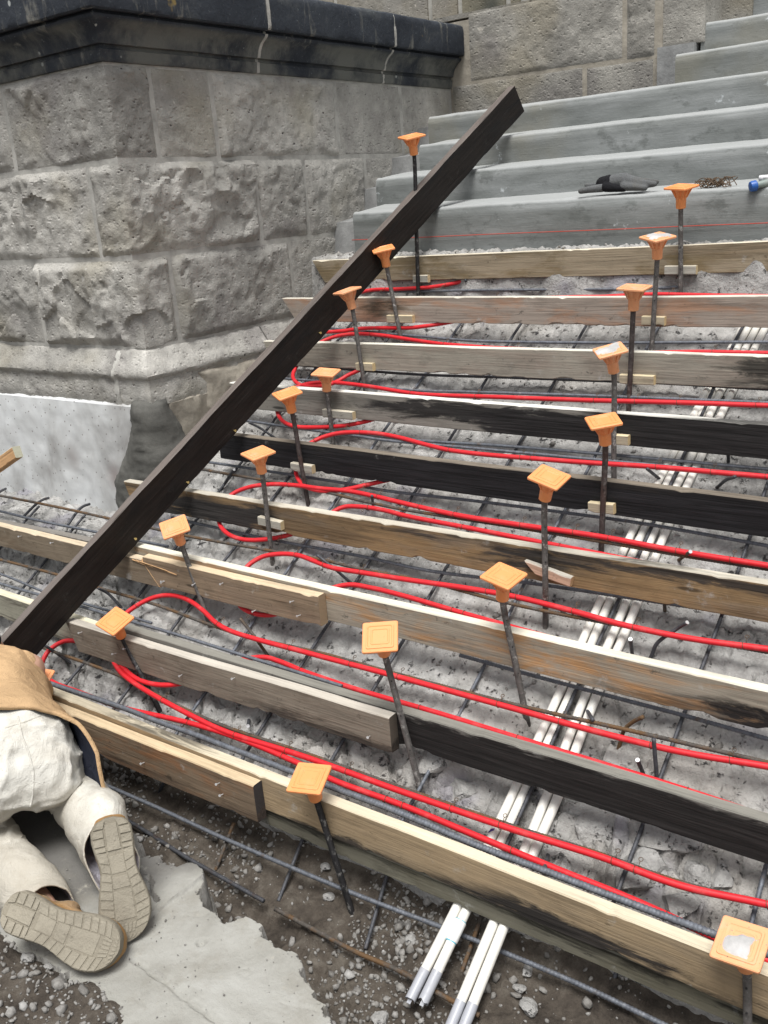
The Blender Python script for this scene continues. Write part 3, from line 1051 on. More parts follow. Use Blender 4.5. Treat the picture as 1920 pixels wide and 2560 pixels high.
def rock_stone(path, z0, z1, bulge, amp, seed, mat, name='stone_block', parent=None, step=0.0105, joint=0.0065, spall=None, back=0.05):
    """a rock-faced ashlar: its face is a displaced grid, its rims turn back into the joint"""
    P, Nn = path_points(path, step)
    s = np.r_[0, np.cumsum(np.linalg.norm(np.diff(P, axis=0), axis=1))]
    L = s[-1]
    nz = max(6, int((z1 - z0) / step))
    zz = np.linspace(z0 + joint, z1 - joint, nz)
    keep = (s > joint) & (s < L - joint)
    P, Nn, s = P[keep], Nn[keep], s[keep]
    S, Z = np.meshgrid(s, zz, indexing='ij')
    e = np.minimum(np.minimum(S, L - S), np.minimum(Z - z0, z1 - Z)) - joint
    B = np.broadcast_to(P[:, None, :], (len(s), nz, 2))
    Q = np.stack([B[..., 0], B[..., 1], Z], -1)
    fall = sstep(e, -0.004, 0.036 + 0.022 * vnoise(Q * 6, seed + 3))
    n1 = fbm(Q * 3.5 + seed * 3.1, 4, seed)
    n2 = fbm(Q * 5.5 + seed * 1.7, 5, seed + 1, ridged=True)
    n3 = fbm(Q * 22 + seed, 3, seed + 2)
    # chisel-like facets
    d1, d2, v = cells(np.stack([S, Z], -1) * 7 + 0.5 * np.stack([vnoise(Q * 4, seed + 5), vnoise(Q * 4, seed + 6)], -1), seed)
    e1, e2, ev = cells(np.stack([S, Z], -1) * 19 + 0.6 * np.stack([vnoise(Q * 11, seed + 7), vnoise(Q * 11, seed + 8)], -1), seed + 4)
    chip = sstep(n1 - 0.9 * (Z - z0) / (z1 - z0), 0.05, -0.35)          # the lower half of many blocks is more broken
    brk = sstep(n1 + 0.45 * vnoise(Q * 2.2, seed + 11), -0.05, 0.35)               # smooth dressed areas and broken ones
    d = bulge * fall * (0.8 + 0.4 * n1) + amp * fall * (0.12 + 0.75 * brk) * (0.55 * n2 + 0.55 * (v - 0.5)) + (0.0035 + 0.36 * amp * fall * chip) * 0.45 * (ev - 0.5) + (0.0035 + 0.06 * amp * fall) * n3 + 0.0018 * fbm(Q * 60 + seed, 2, seed + 9)
    d = np.maximum(d, 0.0005 + 0.0042 * sstep(e, 0.0, 0.012))
    if spall:
        for (sx, sz, w, h, dep) in spall:
            sm_ = sstep(((S - sx) / w) ** 2 + ((Z - sz) / h) ** 2 + 0.5 * n1 + 0.3 * n3, 1.0, 0.85)
            d = d * (1 - sm_) + sm_ * (0.006 + 0.006 * n3 + 0.004 * n1)
    V = np.stack([B[..., 0] + Nn[:, None, 0] * d, B[..., 1] + Nn[:, None, 1] * d, Z], -1)
    # turn the rims back
    def inset(row, nr, dep):
        q = row.copy()
        q[..., 0] -= nr[..., 0] * dep
        q[..., 1] -= nr[..., 1] * dep
        return q
    nb = np.broadcast_to(Nn[:, None, :], (len(s), nz, 2))
    V = np.concatenate([inset(V[:, :1], nb[:, :1], back), V, inset(V[:, -1:], nb[:, -1:], back)], 1)
    nb = np.concatenate([nb[:, :1], nb, nb[:, -1:]], 1)
    V = np.concatenate([inset(V[:1], nb[:1], back), V, inset(V[-1:], nb[-1:], back)], 0)
    V[0, 1:-1, :2] = (V[1, 1:-1, :2] - nb[0, 1:-1] * back)
    V[-1, 1:-1, :2] = (V[-2, 1:-1, :2] - nb[-1, 1:-1] * back)
    me = grid_mesh(name, V, mat)
    me.set_sharp_from_angle(angle=math.radians(40))
    return link(name, me, parent)


ped = thing('stone_pedestal', 'rock faced grey stone pedestal with dark moulded cornice beside the stairs', 'pedestal', (WX, WY, 0.2))
core = MB().box((-5.6, WY - 0.003, 0.72), (WX + 0.003, 3.88, 2.26))
cm_ = link('mortar_joint', core.mesh('mortar_joint', MORTAR), ped)

FR, RT = lambda x0, x1: [(x0, WY), (x1, WY)], lambda y0, y1: [(WX, y0), (WX, y1)]
jy = lambda px, py: float(onX(px, py, WX)[1])
jx = lambda px, py: float(onY(px, py, WY)[0])
Z0, Z1, Z2, Z3 = 1.026, 1.432, 1.836, 2.226
ya = [jy(383, 277), jy(534, 280), jy(840, 290), jy(1001, 270)]
yb = [jy(645, 510), jy(762, 470), jy(910, 415)]
yc = [jy(434, 735), jy(721, 606)]
xa, xb, xc = jx(20, 300), jx(237, 530), jx(100, 750)
blocks = [
    # top course
    (FR(-5.4, xa), Z2, Z3, 0.018, 0.022), ([(xa, WY), (WX, WY), (WX, ya[0])], Z2, Z3, 0.016, 0.032),
    (RT(ya[0], ya[1]), Z2, Z3, 0.010, 0.018), (RT(ya[1], ya[2]), Z2, Z3, 0.018, 0.034), (RT(ya[2], ya[3]), Z2, Z3, 0.005, 0.008), (RT(ya[3], 3.87), Z2, Z3, 0.004, 0.006),
    # middle course
    (FR(-5.4, xb), Z1, Z2, 0.018, 0.046), ([(xb, WY), (WX, WY), (WX, yb[0])], Z1, Z2, 0.020, 0.050),
    (RT(yb[0], yb[1]), Z1, Z2, 0.026, 0.038), (RT(yb[1], yb[2]), Z1, Z2, 0.016, 0.030), (RT(yb[2], 3.4), 1.62, Z2, 0.010, 0.024),
    # lower course
    (FR(-5.5, xc), Z0, Z1, 0.014, 0.036), ([(xc, WY), (WX, WY), (WX, yc[0])], Z0, Z1, 0.026, 0.044),
    (RT(yc[0], yc[1]), Z0, Z1, 0.022, 0.026), (RT(yc[1], 2.72), Z0, Z1, 0.006, 0.014), (RT(yb[2], 3.2), 1.2, 1.61, 0.004, 0.008), (RT(2.73, yb[2] - 0.01), 1.2, Z1, 0.004, 0.008),
]
for i, (pa, z0, z1, bu, am) in enumerate(blocks):
    sp = [(WX - xc + 0.02, 1.10, 0.13, 0.09, 0.07)] if i == 12 else None
    rock_stone(pa, z0, z1, bu, am * 1.15, 100 + i * 7, STONE, parent=ped, spall=sp)


def swept_profile(path_segments, prof, mat, name, parent, step=0.02, amp=0.003, seed=0, smooth=True):
    """mould a profile [(outward, z)...] along a plan path with a mitred corner"""
    P, Nn = [], []
    pts = [np.array(p, float) for p in path_segments]
    nrm = []
    for a, b in zip(pts[:-1], pts[1:]):
        t = (b - a) / np.linalg.norm(b - a)
        nrm.append(np.array([t[1], -t[0]]))
    for k, (a, b) in enumerate(zip(pts[:-1], pts[1:])):
        n = max(2, int(np.linalg.norm(b - a) / step))
        for i in range(n + (k == len(pts) - 2)):
            P.append(a + (b - a) * i / n)
            if i == 0 and k > 0:
                mm = nrm[k - 1] + nrm[k]
                Nn.append(mm / (mm @ nrm[k]))
            else:
                Nn.append(nrm[k])
    P, Nn = np.array(P), np.array(Nn)
    prof = np.array(prof, float)
    V = np.zeros((len(P), len(prof), 3))
    V[..., 0] = P[:, None, 0] + Nn[:, None, 0] * prof[None, :, 0]
    V[..., 1] = P[:, None, 1] + Nn[:, None, 1] * prof[None, :, 0]
    V[..., 2] = prof[None, :, 1]
    w = amp * fbm(V * 9 + seed, 4, seed + 80) + amp * 0.5 * fbm(V * 40, 2, seed + 81)
    u = Nn / np.linalg.norm(Nn, axis=1)[:, None]
    V[..., 0] += u[:, None, 0] * w
    V[..., 1] += u[:, None, 1] * w
    V[..., 2] += 0.6 * w
    # close the ends by collapsing them inwards
    e0, e1 = V[:1].copy(), V[-1:].copy()
    for e, nr in ((e0, u[0]), (e1, u[-1])):
        back = prof[:, 0].min() - 0.02
        k = prof[:, 0] - back
        e[0, :, 0] -= nr[0] * k
        e[0, :, 1] -= nr[1] * k
    V = np.concatenate([e0, V, e1], 0)
    me = grid_mesh(name, V, mat, smooth)
    me.set_sharp_from_angle(angle=math.radians(35))
    return link(name, me, parent)


def densify(pr, d=0.012):
    out = [pr[0]]
    for a, b in zip(pr[:-1], pr[1:]):
        n = max(1, int(math.dist(a, b) / d))
        out += [(a[0] + (b[0] - a[0]) * i / n, a[1] + (b[1] - a[1]) * i / n) for i in range(1, n + 1)]
    return out


bed = densify([(-0.05, 2.2005), (0.014, 2.204), (0.018, 2.210), (0.022, 2.244), (0.024, 2.250), (0.012, 2.255), (0.012, 2.268)]) + \
    [(0.030, 2.270), (0.034, 2.282), (0.039, 2.298), (0.047, 2.314), (0.058, 2.329), (0.072, 2.341), (0.086, 2.350), (0.094, 2.358), (0.096, 2.366), (0.080, 2.369), (0.080, 2.379)]
slabp = densify([(0.112, 2.380), (0.118, 2.386), (0.120, 2.40), (0.120, 2.525), (0.114, 2.542), (0.10, 2.552), (-0.02, 2.566), (-0.12, 2.572)], 0.02)
full = [(a_, b_ + 0.022) for a_, b_ in bed + slabp]
seams = [float(onX(668, 30, WX + 0.118)[1]), float(onX(985, 60, WX + 0.118)[1])]
cuts = [[(-5.4, WY), (-4.62, WY)], [(-4.613, WY), (WX, WY), (WX, seams[0])], [(WX, seams[0] + 0.008), (WX, seams[1])], [(WX, seams[1] + 0.008), (WX, 3.87)]]
for i, cpts in enumerate(cuts):
    swept_profile(cpts, full, CORNICE, 'cornice_stone', ped, 0.016, 0.0028, i * 5)
topm = MB().box((-5.5, WY + 0.04, 2.56), (WX - 0.06, 3.87, 2.584)).box((-5.5, WY + 0.03, 2.22), (WX - 0.03, 3.87, 2.42))
link('cornice_joint', topm.mesh('cornice_joint', MORTAR), ped)

# moulded plinth
xp = float(onY(285, 900, WY - 0.06)[0])
pl = [(-0.03, 1.040), (0.004, 1.038), (0.020, 1.030), (0.040, 1.008), (0.060, 0.985), (0.088, 0.962), (0.104, 0.945), (0.108, 0.930), (0.100, 0.916), (0.088, 0.908), (0.086, 0.895), (0.094, 0.86), (0.098, 0.82), (0.090, 0.785), (-0.02, 0.78)]
pl = densify([(a_ * 0.72, b_ - 0.013) for a_, b_ in pl], 0.012)
for i, cpts in enumerate([[(-5.3, WY), (xp - 0.006, WY)], [(xp + 0.006, WY), (WX, WY), (WX, 1.90)], [(WX, 1.912), (WX, 2.6)]]):
    swept_profile(cpts, pl, STONE, 'plinth_stone', ped, 0.014, 0.010, 40 + i * 3)
swept_profile([(-5.3, WY), (WX, WY), (WX, 2.6)], [(-0.05, 1.015), (0.02, 0.98), (0.048, 0.94), (0.048, 0.78), (-0.03, 0.77)], MORTAR, 'plinth_joint', ped, 0.03, 0.004, 47)
swept_profile([(xp - 0.018, WY), (xp + 0.016, WY)], [(a_ + 0.004, b_) for a_, b_ in pl], MORTAR, 'mortar_seam', ped, 0.005, 0.010, 48)
for sy in seams:
    swept_profile([(WX, sy - 0.004), (WX, sy + 0.014)], [(a_ + 0.0015, b_) for a_, b_ in full], MORTAR, 'mortar_seam', ped, 0.004, 0.004, int(sy * 10))
# rendered base and the fresh mortar patch on its corner
RBO = 0.085
rb = densify([(-0.03, 0.788), (RBO - 0.022, 0.780), (RBO - 0.008, 0.770), (RBO - 0.004, 0.72), (RBO, 0.50), (RBO + 0.004, 0.18), (-0.02, 0.10)], 0.02)
swept_profile([(-5.3, WY), (WX - 0.05, WY), (WX - 0.014, WY + 0.014), (WX, WY + 0.04)], rb, PLASTER, 'rendered_base', ped, 0.02, 0.007, 50)


def patch(path, z0, z1, off, thick, seed, mat, name, parent, shape, corner=None):
    P, Nn = path_points(path, 0.012)
    s = np.r_[0, np.cumsum(np.linalg.norm(np.diff(P, axis=0), axis=1))]
    zz = np.linspace(z0, z1, int((z1 - z0) / 0.012))
    S, Z = np.meshgrid(s, zz, indexing='ij')
    B = np.broadcast_to(P[:, None, :], (len(s), len(zz), 2))
    Q = np.stack([B[..., 0], B[..., 1], Z], -1)
    f = shape(S / s[-1], (Z - z0) / (z1 - z0)) + 0.10 * fbm(Q * 11, 4, seed)
    h = off + thick * sstep(f, 0.0, 0.25) + sstep(f, 0.02, 0.2) * (0.012 * fbm(Q * 9, 4, seed + 1) + 0.007 * fbm(Q * 30, 3, seed + 2, ridged=True)) - 0.03 * sstep(f, 0.03, -0.05)
    if corner is not None:                                   # reach out to the arris of the block beneath
        dotc = np.maximum(np.abs(Nn[:, 0]), np.abs(Nn[:, 1]))
        h = h + off * (1 / dotc - 1)[:, None] + 0.012 * (dotc < 0.985)[:, None]
    V = np.stack([B[..., 0] + Nn[:, None, 0] * h, B[..., 1] + Nn[:, None, 1] * h, Z], -1)
    return link(name, grid_mesh(name, V, mat, keep=f > -0.06), parent)


swept_profile([(WX, WY + 0.03), (WX, 2.5)], [(a_ - 0.012 if a_ > 0 else a_, b_) for a_, b_ in rb], MORTAR_TAN, 'mortar_skim', ped, 0.014, 0.016, 52)
# fresh grey mortar wraps the corner; its outline is measured on the two faces
PX0 = WX - 0.62
lz = [(onY(*p, WY - RBO), p) for p in [(325, 1015), (328, 1060), (310, 1140), (282, 1200), (290, 1260), (305, 1290)]]
rz = [onX(*p, WX + RBO) for p in [(420, 1010), (455, 1060), (482, 1110), (480, 1130)]]
lzz, lxx = [q[0][2] for q in lz][::-1], [min(q[0][0], WX - 0.02) - PX0 for q in lz][::-1]
rzz, ryy = [0.1, 0.35] + [q[2] for q in rz][::-1], [0.62 + 0.34, 0.62 + 0.26] + [0.62 + max(0.02, q[1] - WY) for q in rz][::-1]
PL_ = 0.62 + 0.75


def wet_shape(u, v):
    sx, zz = u * PL_, 0.12 + v * 0.71
    return np.minimum(np.minimum((sx - np.interp(zz, lzz, lxx)) * 4, (np.interp(zz, rzz, ryy) - sx) * 4), (0.80 - zz) * 4)


patch([(PX0, WY), (WX, WY), (WX, WY + 0.75)], 0.12, 0.83, RBO + 0.002, 0.020, 90, MORTAR_WET, 'mortar_patch', ped, wet_shape, corner=True)
patch([(WX, 1.35), (WX, 2.5)], 0.50, 0.90, 0.074, 0.012, 95, MORTAR_TAN, 'mortar_skim', ped,
      lambda u, v: np.minimum(np.minimum(u * 1.5 - 0.10, 0.9 - u), np.minimum(v * 2, (1.0 - v) * 1.6 - 0.1)))

# ------------------------------------------------------------------ cement steps
SY, SZ = -0.1807, 0.0574
sx0 = {9: -3.215, 10: -3.265, 11: -3.165, 12: -3.285, 13: -1.926, 14: -1.893, 15: -1.87}
stair = thing('cement_steps', 'grey cement coated steps with rounded nosings above the formwork', 'steps', (-1.5, 2.45, 1.3))
for i in range(9, 16):
    y, zt = i * RUN + SY, i * RISE + SZ
    zb = zt - RISE - (0.09 if i == 9 else 0.035)
    back = y + RUN + 0.10 if i < 15 else y + 1.5
    rad = 0.027
    prof = [(back, zt + 0.030), (y + RUN, zt + 0.024), (y + 0.16, zt + 0.010), (y + 0.06, zt)]
    prof += [(y + rad - rad * math.sin(t), zt - rad + rad * math.cos(t)) for t in np.linspace(0, math.pi / 2, 7)]
    prof += [(y - 0.002, z_) for z_ in np.linspace(zt - 0.03, zb + 0.02, 9)] + [(y + 0.004, zb), (back, zb)]
    prof = np.array(prof)
    xs = np.linspace(sx0[i], 0.6, 220)
    V = np.zeros((len(xs), len(prof), 3))
    V[..., 0] = xs[:, None]
    V[..., 1] = prof[None, :, 0]
    V[..., 2] = prof[None, :, 1]
    w = 0.0045 * fbm(V * np.array([2.5, 6, 6]) + i, 4, 120 + i) + 0.0012 * fbm(V * 30, 3, 140 + i)
    V[..., 1] -= w
    V[..., 2] += 0.8 * w + 0.004 * fbm(V[:, :1] * np.array([1.2, 0, 0]) + i, 2, 150 + i)
    e0, e1 = V[:1].copy(), V[-1:].copy()
    e0[0, :, 1:] = V[0, :, 1:].mean(0)
    e1[0, :, 1:] = V[-1, :, 1:].mean(0)
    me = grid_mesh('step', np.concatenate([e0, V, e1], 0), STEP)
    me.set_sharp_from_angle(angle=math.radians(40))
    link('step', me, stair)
fil = MB()
for i in range(9, 13):                                       # mortar packed between each step and the wall, a little lower and further back than the nosing
    y, zt = i * RUN + SY, i * RISE + SZ
    V_ = [(WX - 0.01, y + 0.12, zt - RISE - 0.1), (sx0[i] + 0.01, y + 0.09, zt - RISE - 0.1), (sx0[i] + 0.01, y + RUN + 0.12, zt - RISE - 0.1), (WX - 0.01, y + RUN + 0.12, zt - RISE - 0.1),
          (WX - 0.01, y + 0.16, zt - 0.05), (sx0[i] + 0.01, y + 0.12, zt - 0.045), (sx0[i] + 0.01, y + RUN + 0.12, zt - 0.02), (WX - 0.01, y + RUN + 0.12, zt - 0.02)]
    fil.add(V_, [(0, 3, 2, 1), (4, 5, 6, 7), (0, 1, 5, 4), (1, 2, 6, 5), (2, 3, 7, 6), (3, 0, 4, 7)])
link('mortar_fillet', fil.mesh('mortar_fillet', MORTAR_GREY), stair)

# ------------------------------------------------------------------ stone wall behind, and the building wall beyond
W2 = 3.88
jw = lambda px, py: float(onY(px, py, W2)[0])
w2 = thing('stone_wall', 'smooth worn stone wall above the narrow steps, right of the dark cornice', 'wall', (-2.6, W2, 2.0))
link('mortar_joint', MB().box((-3.9, W2 - 0.001, 1.95), (jw(1655, 160), 4.9, 2.60)).mesh('mortar_joint', MORTAR_TAN), w2)
F2 = lambda x0, x1: [(x0, W2), (x1, W2)]
zj = 2.205
zj = float(onY(1350, 180, W2)[2])
xr = jw(1640, 160)
for i, (x0, x1, z0, z1, bu, am, mt) in enumerate([(jw(1172, 140), jw(1562, 80) - 0.004, zj, 2.635, 0.008, 0.010, STONE_FAR), (jw(1562, 80) + 0.004, xr, zj - 0.012, 2.635, 0.010, 0.030, STONE_FAR),
                                                   (-3.46, jw(1462, 195) - 0.004, 1.96, zj - 0.004, 0.005, 0.006, STONE_FAR), (jw(1462, 195) + 0.004, xr - 0.005, 1.96, zj - 0.014, 0.005, 0.008, STONE_FAR)]):
    rock_stone(F2(x0, x1), z0, z1, bu, am, 200 + i * 9, mt, parent=w2, back=0.10)
top2 = MB().box((-3.60, W2 + 0.01, 2.615), (xr - 0.01, 4.33, 2.642))
link('wall_top', top2.mesh('wall_top', STONE_FAR), w2)
link('mortar_patch', MB().box((jw(1646, 160), W2 - 0.02, 2.03), (-1.915, W2 + 0.2, zj + 0.03)).mesh('mortar_patch', MORTAR_GREY), w2)
rock_stone([(xr - 0.002, W2 + 0.01), (-1.86, W2 + 0.01)], zj + 0.022, 2.66, 0.004, 0.008, 260, STONE_FAR, parent=w2, back=0.4)
rock_stone([(-1.90, 4.17), (-1.70, 4.17)], 2.36, 3.4, 0.004, 0.008, 265, STONE_FAR, parent=w2, back=0.3)

W3 = 4.35
w3 = thing('building_wall', 'upper building wall of pale and dark stained stone at the top edge', 'wall', (-3.5, W3, 2.6))
link('mortar_joint', MB().box((-6.5, W3 + 0.012, 2.3), (-1.6, 4.9, 4.6)).mesh('mortar_joint', MORTAR), w3)
xj = [-5.6, -4.7, onY(1075, 20, W3)[0], onY(1150, 20, W3)[0], onY(1270, 5, W3)[0], onY(1308, 5, W3)[0]]
for i, (x0, x1) in enumerate(zip(xj[:-1], xj[1:])):
    rock_stone([(x0, W3), (x1, W3)], 2.4, 3.4, 0.005, 0.006, 300 + i * 5, STONE_DARK if i >= 3 else STONE_FAR, parent=w3, back=0.1, step=0.02)
rock_stone([(xj[-1] + 0.12, W3), (-1.9, W3)], 2.4, 3.4, 0.005, 0.008, 330, STONE_FAR, parent=w3, back=0.1, step=0.02)
for i in range(5):
    rock_stone([(-5.6 + i * 0.75, W3), (-4.86 + i * 0.75, W3)], 3.41, 3.85, 0.008, 0.01, 340 + i * 5, STONE_FAR, parent=w3, back=0.1, step=0.03)

# ------------------------------------------------------------------ form boards
def unit(v):
    v = np.asarray(v, float)
    return v / np.linalg.norm(v)


def plank(name, p0, p1, h, t, mat, parent=None, up=None, cut=0.0, cut1=0.0, seed=0, rough=0.0016, seg=0.02, nicks=1.0):
    """p0, p1: ends of the front top edge.  Local x along the plank, z up its face, y into the thickness.  cut: how far the lower left corner is sawn back."""
    p0, p1 = np.asarray(p0, float), np.asarray(p1, float)
    ax = unit(p1 - p0)
    L = np.linalg.norm(p1 - p0)
    upv = np.array([0, 0, 1.0]) if up is None else np.asarray(up, float)
    az = unit(upv - ax * (upv @ ax))
    ay = np.cross(az, ax)
    c = 0.003
    sec = [(c, 0), (t - c, 0), (t, -c)] + [(t, -h * k) for k in (0.25, 0.5, 0.75)] + [(t, -h + c), (t - c, -h), (c, -h), (0, -h + c)] + [(0, -h * k) for k in (0.75, 0.5, 0.25)] + [(0, -c)]
    sec = np.array(sec)
    n = max(4, int(L / seg))
    xs = np.linspace(0, L, n + 1)
    V = np.zeros((n + 1, len(sec), 3))
    V[..., 1] = sec[None, :, 0]
    V[..., 2] = sec[None, :, 1]
    f = -V[..., 2] / h
    xl = cut * f
    xr = L - cut1 * f
    V[..., 0] = xl + (xr - xl) * (xs / L)[:, None]
    Q = V * np.array([6, 30, 30]) + seed * 5.7
    w = rough * fbm(Q, 3, 400 + seed)
    V[..., 2] += w + 0.003 * fbm(np.stack([xs * 1.6, xs * 0 + seed, xs * 0], -1), 2, 420 + seed)[:, None]
    V[..., 1] += rough * 0.8 * fbm(Q + 30, 3, 440 + seed) + 0.003 * fbm(np.stack([xs * 1.3, xs * 0 + seed, xs * 0 + 4], -1), 2, 460 + seed)[:, None]
    # nicks in the arrises
    nick = np.clip(fbm(np.stack([xs * 22, xs * 0 + seed, xs * 0], -1), 2, 480 + seed) - 0.42, 0, 1)
    V[:, 0, 2] -= 0.014 * nick * nicks
    V[:, -1, 2] -= 0.014 * nick * nicks
    nick2 = np.clip(fbm(np.stack([xs * 16, xs * 0 + seed, xs * 0 + 9], -1), 2, 490 + seed) - 0.40, 0, 1)
    V[:, 8, 2] += 0.03 * nick2 * nicks
    V[:, 9, 2] += 0.03 * nick2 * nicks
    F = [tuple(q) for q in grid_faces(n + 1, len(sec), 0, True)]
    k = len(sec)
    F += [tuple(range(k))[::-1], tuple(n * k + i for i in range(k))]
    me = mesh_np(name, V.reshape(-1, 3), [q[::-1] for q in F], mat)
    M4 = Matrix(((ax[0], ay[0], az[0], p0[0]), (ax[1], ay[1], az[1], p0[1]), (ax[2], ay[2], az[2], p0[2]), (0, 0, 0, 1)))
    o = bpy.data.objects.new(name, me)
    C.objects.link(o)
    if parent is not None:
        o.parent = parent
        o.matrix_parent_inverse = wmat(parent).inverted()
    o.matrix_basis = M4
    return o


def edge(i, pl, pr, x1=0.35, dy=0.0, xa=None):
    """front top edge of the board in row i (0 = lowest) through two pixels, run on to x = x1"""
    Y = i * RUN + dy
    a, b = onY(*pl, Y), onY(*pr, Y)
    d = (b - a) / (b[0] - a[0])
    if xa is not None:
        a = a + d * (xa - a[0])
    return a, a + d * (x1 - a[0])


NAIL_ME = None


def nail_mesh():
    mb = MB()
    def ring(r, z, n=8):
        return [(r * math.cos(2 * math.pi * k / n), r * math.sin(2 * math.pi * k / n), z) for k in range(n)]
    mb.rings([ring(0.0016, -0.01), ring(0.0016, 0.016), ring(0.0042, 0.017), ring(0.0042, 0.0185)])
    return mb.mesh('nail', BRIGHT)


NAIL_ME = nail_mesh()


def nail(px, py, Y, parent, tilt=(0, 0), mat=None):
    p = onY(px, py, Y)
    o = bpy.data.objects.new('nail', NAIL_ME)
    C.objects.link(o)
    o.parent = parent
    o.matrix_parent_inverse = wmat(parent).inverted()
    rot = Vector((tilt[0], -1.0, tilt[1])).to_track_quat('Z', 'Y').to_matrix().to_4x4()
    o.matrix_basis = Matrix.Translation(Vector(p)) @ rot
    return o


BH, BT = 0.118, 0.038
GB = 'timber form boards across the stairs'


def lx(i, px, py, p0):
    return float(onY(px, py, i * RUN)[0] - p0[0])


BLACK = (0.011, 0.010, 0.0105)
# row 9 (top)
p0, p1 = edge(8, (781, 652), (1920, 603))
w = wood_mat('weathered_tan_board', (0.285, 0.235, 0.165), (0.66, 0.60, 0.48), blush=(0.16, 0.115, 0.055), blush_amt=0.7,
             stain=[(lx(8, 1680, 620, p0), 5, -0.055, 0.01, 0.35)], stain_col=(0.07, 0.045, 0.022), end=(0.50, 0.33, 0.14))
tag(plank('form_board', p0, p1, BH, BT, w, cut=0.075, seed=9), 'brownish form board with a pale top edge, topmost, right below the cement steps', 'form board', GB)
# row 8
p0, p1 = edge(7, (705, 745), (1920, 740))
w = wood_mat('pinkish_grey_board', (0.31, 0.262, 0.22), (0.60, 0.57, 0.49), blush=(0.36, 0.20, 0.12), blush_amt=0.75,
             stain=[(lx(7, 925, 770, p0), lx(7, 985, 770, p0), -0.095, -0.012, 0.85)], stain_col=(0.05, 0.042, 0.03), end=(0.45, 0.33, 0.2))
tag(plank('form_board', p0, p1, BH, BT, w, cut=0.085, seed=8), 'pinkish grey form board with one dark blotch, second from the top', 'form board', GB)
# row 7
p0, p1 = edge(6, (657, 852), (1920, 890))
w = wood_mat('plain_grey_board', (0.29, 0.265, 0.22), (0.66, 0.63, 0.54), blush=(0.27, 0.22, 0.18), blush_amt=0.6,
             stain=[(lx(6, 1845, 900, p0), 5, -0.065, -0.006, 0.95), (lx(6, 1895, 950, p0), 5, -0.115, -0.06, 0.9), (lx(6, 760, 900, p0), lx(6, 800, 900, p0), -0.12, -0.075, 0.6)], stain_col=(0.03, 0.028, 0.024), end=(0.42, 0.36, 0.25))
tag(plank('form_board', p0, p1, BH, BT, w, cut=0.05, seed=7), 'plain grey form board with black stains only at its right end, third from the top', 'form board', GB)
# row 6
p0, p1 = edge(5, (573, 957), (1920, 1060))
w = wood_mat('white_topped_black_board', (0.215, 0.20, 0.175), (0.72, 0.70, 0.64),
             stain=[(lx(5, 930, 1000, p0), lx(5, 1330, 1040, p0), -0.085, -0.014, 0.95), (lx(5, 1180, 1040, p0), 6, -0.14, -0.022, 1.0), (lx(5, 1500, 1050, p0), 6, -0.14, 0.02, 1.0), (lx(5, 690, 1000, p0), lx(5, 1000, 1000, p0), -0.06, -0.025, 0.3)],
             topstain=[(lx(5, 1690, 1040, p0), 6, -0.02, 0.02, 0.9)], stain_col=(0.014, 0.013, 0.013), end=(0.42, 0.38, 0.3))
tag(plank('form_board', p0, p1, BH, BT, w, cut=0.045, seed=6), 'white topped form board with a black stained face, fourth from the top', 'form board', GB)
# row 5
p0, p1 = edge(4, (545, 1083), (1920, 1252))
w = wood_mat('black_board', (0.02, 0.018, 0.017), (0.19, 0.16, 0.125), stain=[(-1, 6, -0.14, -0.012, 1.0)], stain_col=(0.010, 0.0095, 0.0105), grain=0.7)
tag(plank('form_board', p0, p1, BH, BT, w, seed=5), 'wholly black form board with a worn brown top edge, fifth from the top', 'form board', GB)
# row 4
p0, p1 = edge(3, (309, 1202), (1920, 1460))
w = wood_mat('half_black_brown_board', (0.25, 0.165, 0.085), (0.50, 0.46, 0.38), blush=(0.19, 0.15, 0.11), blush_amt=0.6,
             stain=[(lx(3, 380, 1220, p0), lx(3, 660, 1260, p0), -0.13, -0.024, 1.0), (lx(3, 640, 1260, p0), lx(3, 900, 1290, p0), -0.10, -0.03, 0.45), (lx(3, 1010, 1310, p0), lx(3, 1090, 1320, p0), -0.045, -0.006, 0.95), (lx(3, 1260, 1350, p0), lx(3, 1440, 1380, p0), -0.075, 0.0, 0.95),
                    (lx(3, 1440, 1380, p0), 6, -0.042, 0.0, 0.88), (-1, 6, -0.03, -0.002, 0.45)],
             topstain=[(lx(3, 1500, 1390, p0), lx(3, 1690, 1410, p0), -0.02, 0.02, 0.75)], stain_col=(0.022, 0.020, 0.019), end=(0.40, 0.36, 0.3))
tag(plank('form_board', p0, p1, BH, BT, w, cut=0.045, seed=4), 'form board black at its left, brown at its right, behind the pinkish split shim', 'form board', GB)

# row 3: two boards joined by a splice plank
b3 = thing('form_board', 'orange grey form board with a tan splice plank split at its left end', 'form board', onY(1200, 1560, 2 * RUN), GB)
p0, p1 = edge(2, (475, 1396), (1920, 1726), xa=-3.22)
w = wood_mat('orange_grey_board', (0.30, 0.265, 0.21), (0.66, 0.62, 0.51), blush=(0.42, 0.23, 0.10), blush_amt=0.9,
             stain=[(lx(2, 1745, 1740, p0), 6, -0.14, -0.058, 1.0), (lx(2, 1500, 1690, p0), lx(2, 1760, 1740, p0), -0.14, -0.098, 0.6)], stain_col=(0.018, 0.016, 0.015))
plank('plank', p0, p1, BH, BT, w, b3, seed=3)
a, b = edge(2, (355, 1392), (792, 1490), dy=-BT - 0.002)
b = onY(795, 1491, 2 * RUN - BT - 0.002)
w = wood_mat('tan_splice', (0.25, 0.185, 0.125), (0.58, 0.46, 0.31), blush=(0.20, 0.15, 0.11), blush_amt=0.55, end=(0.30, 0.22, 0.14))
sp = plank('splice_plank', a, b, BH - 0.004, BT, w, b3, seed=13)
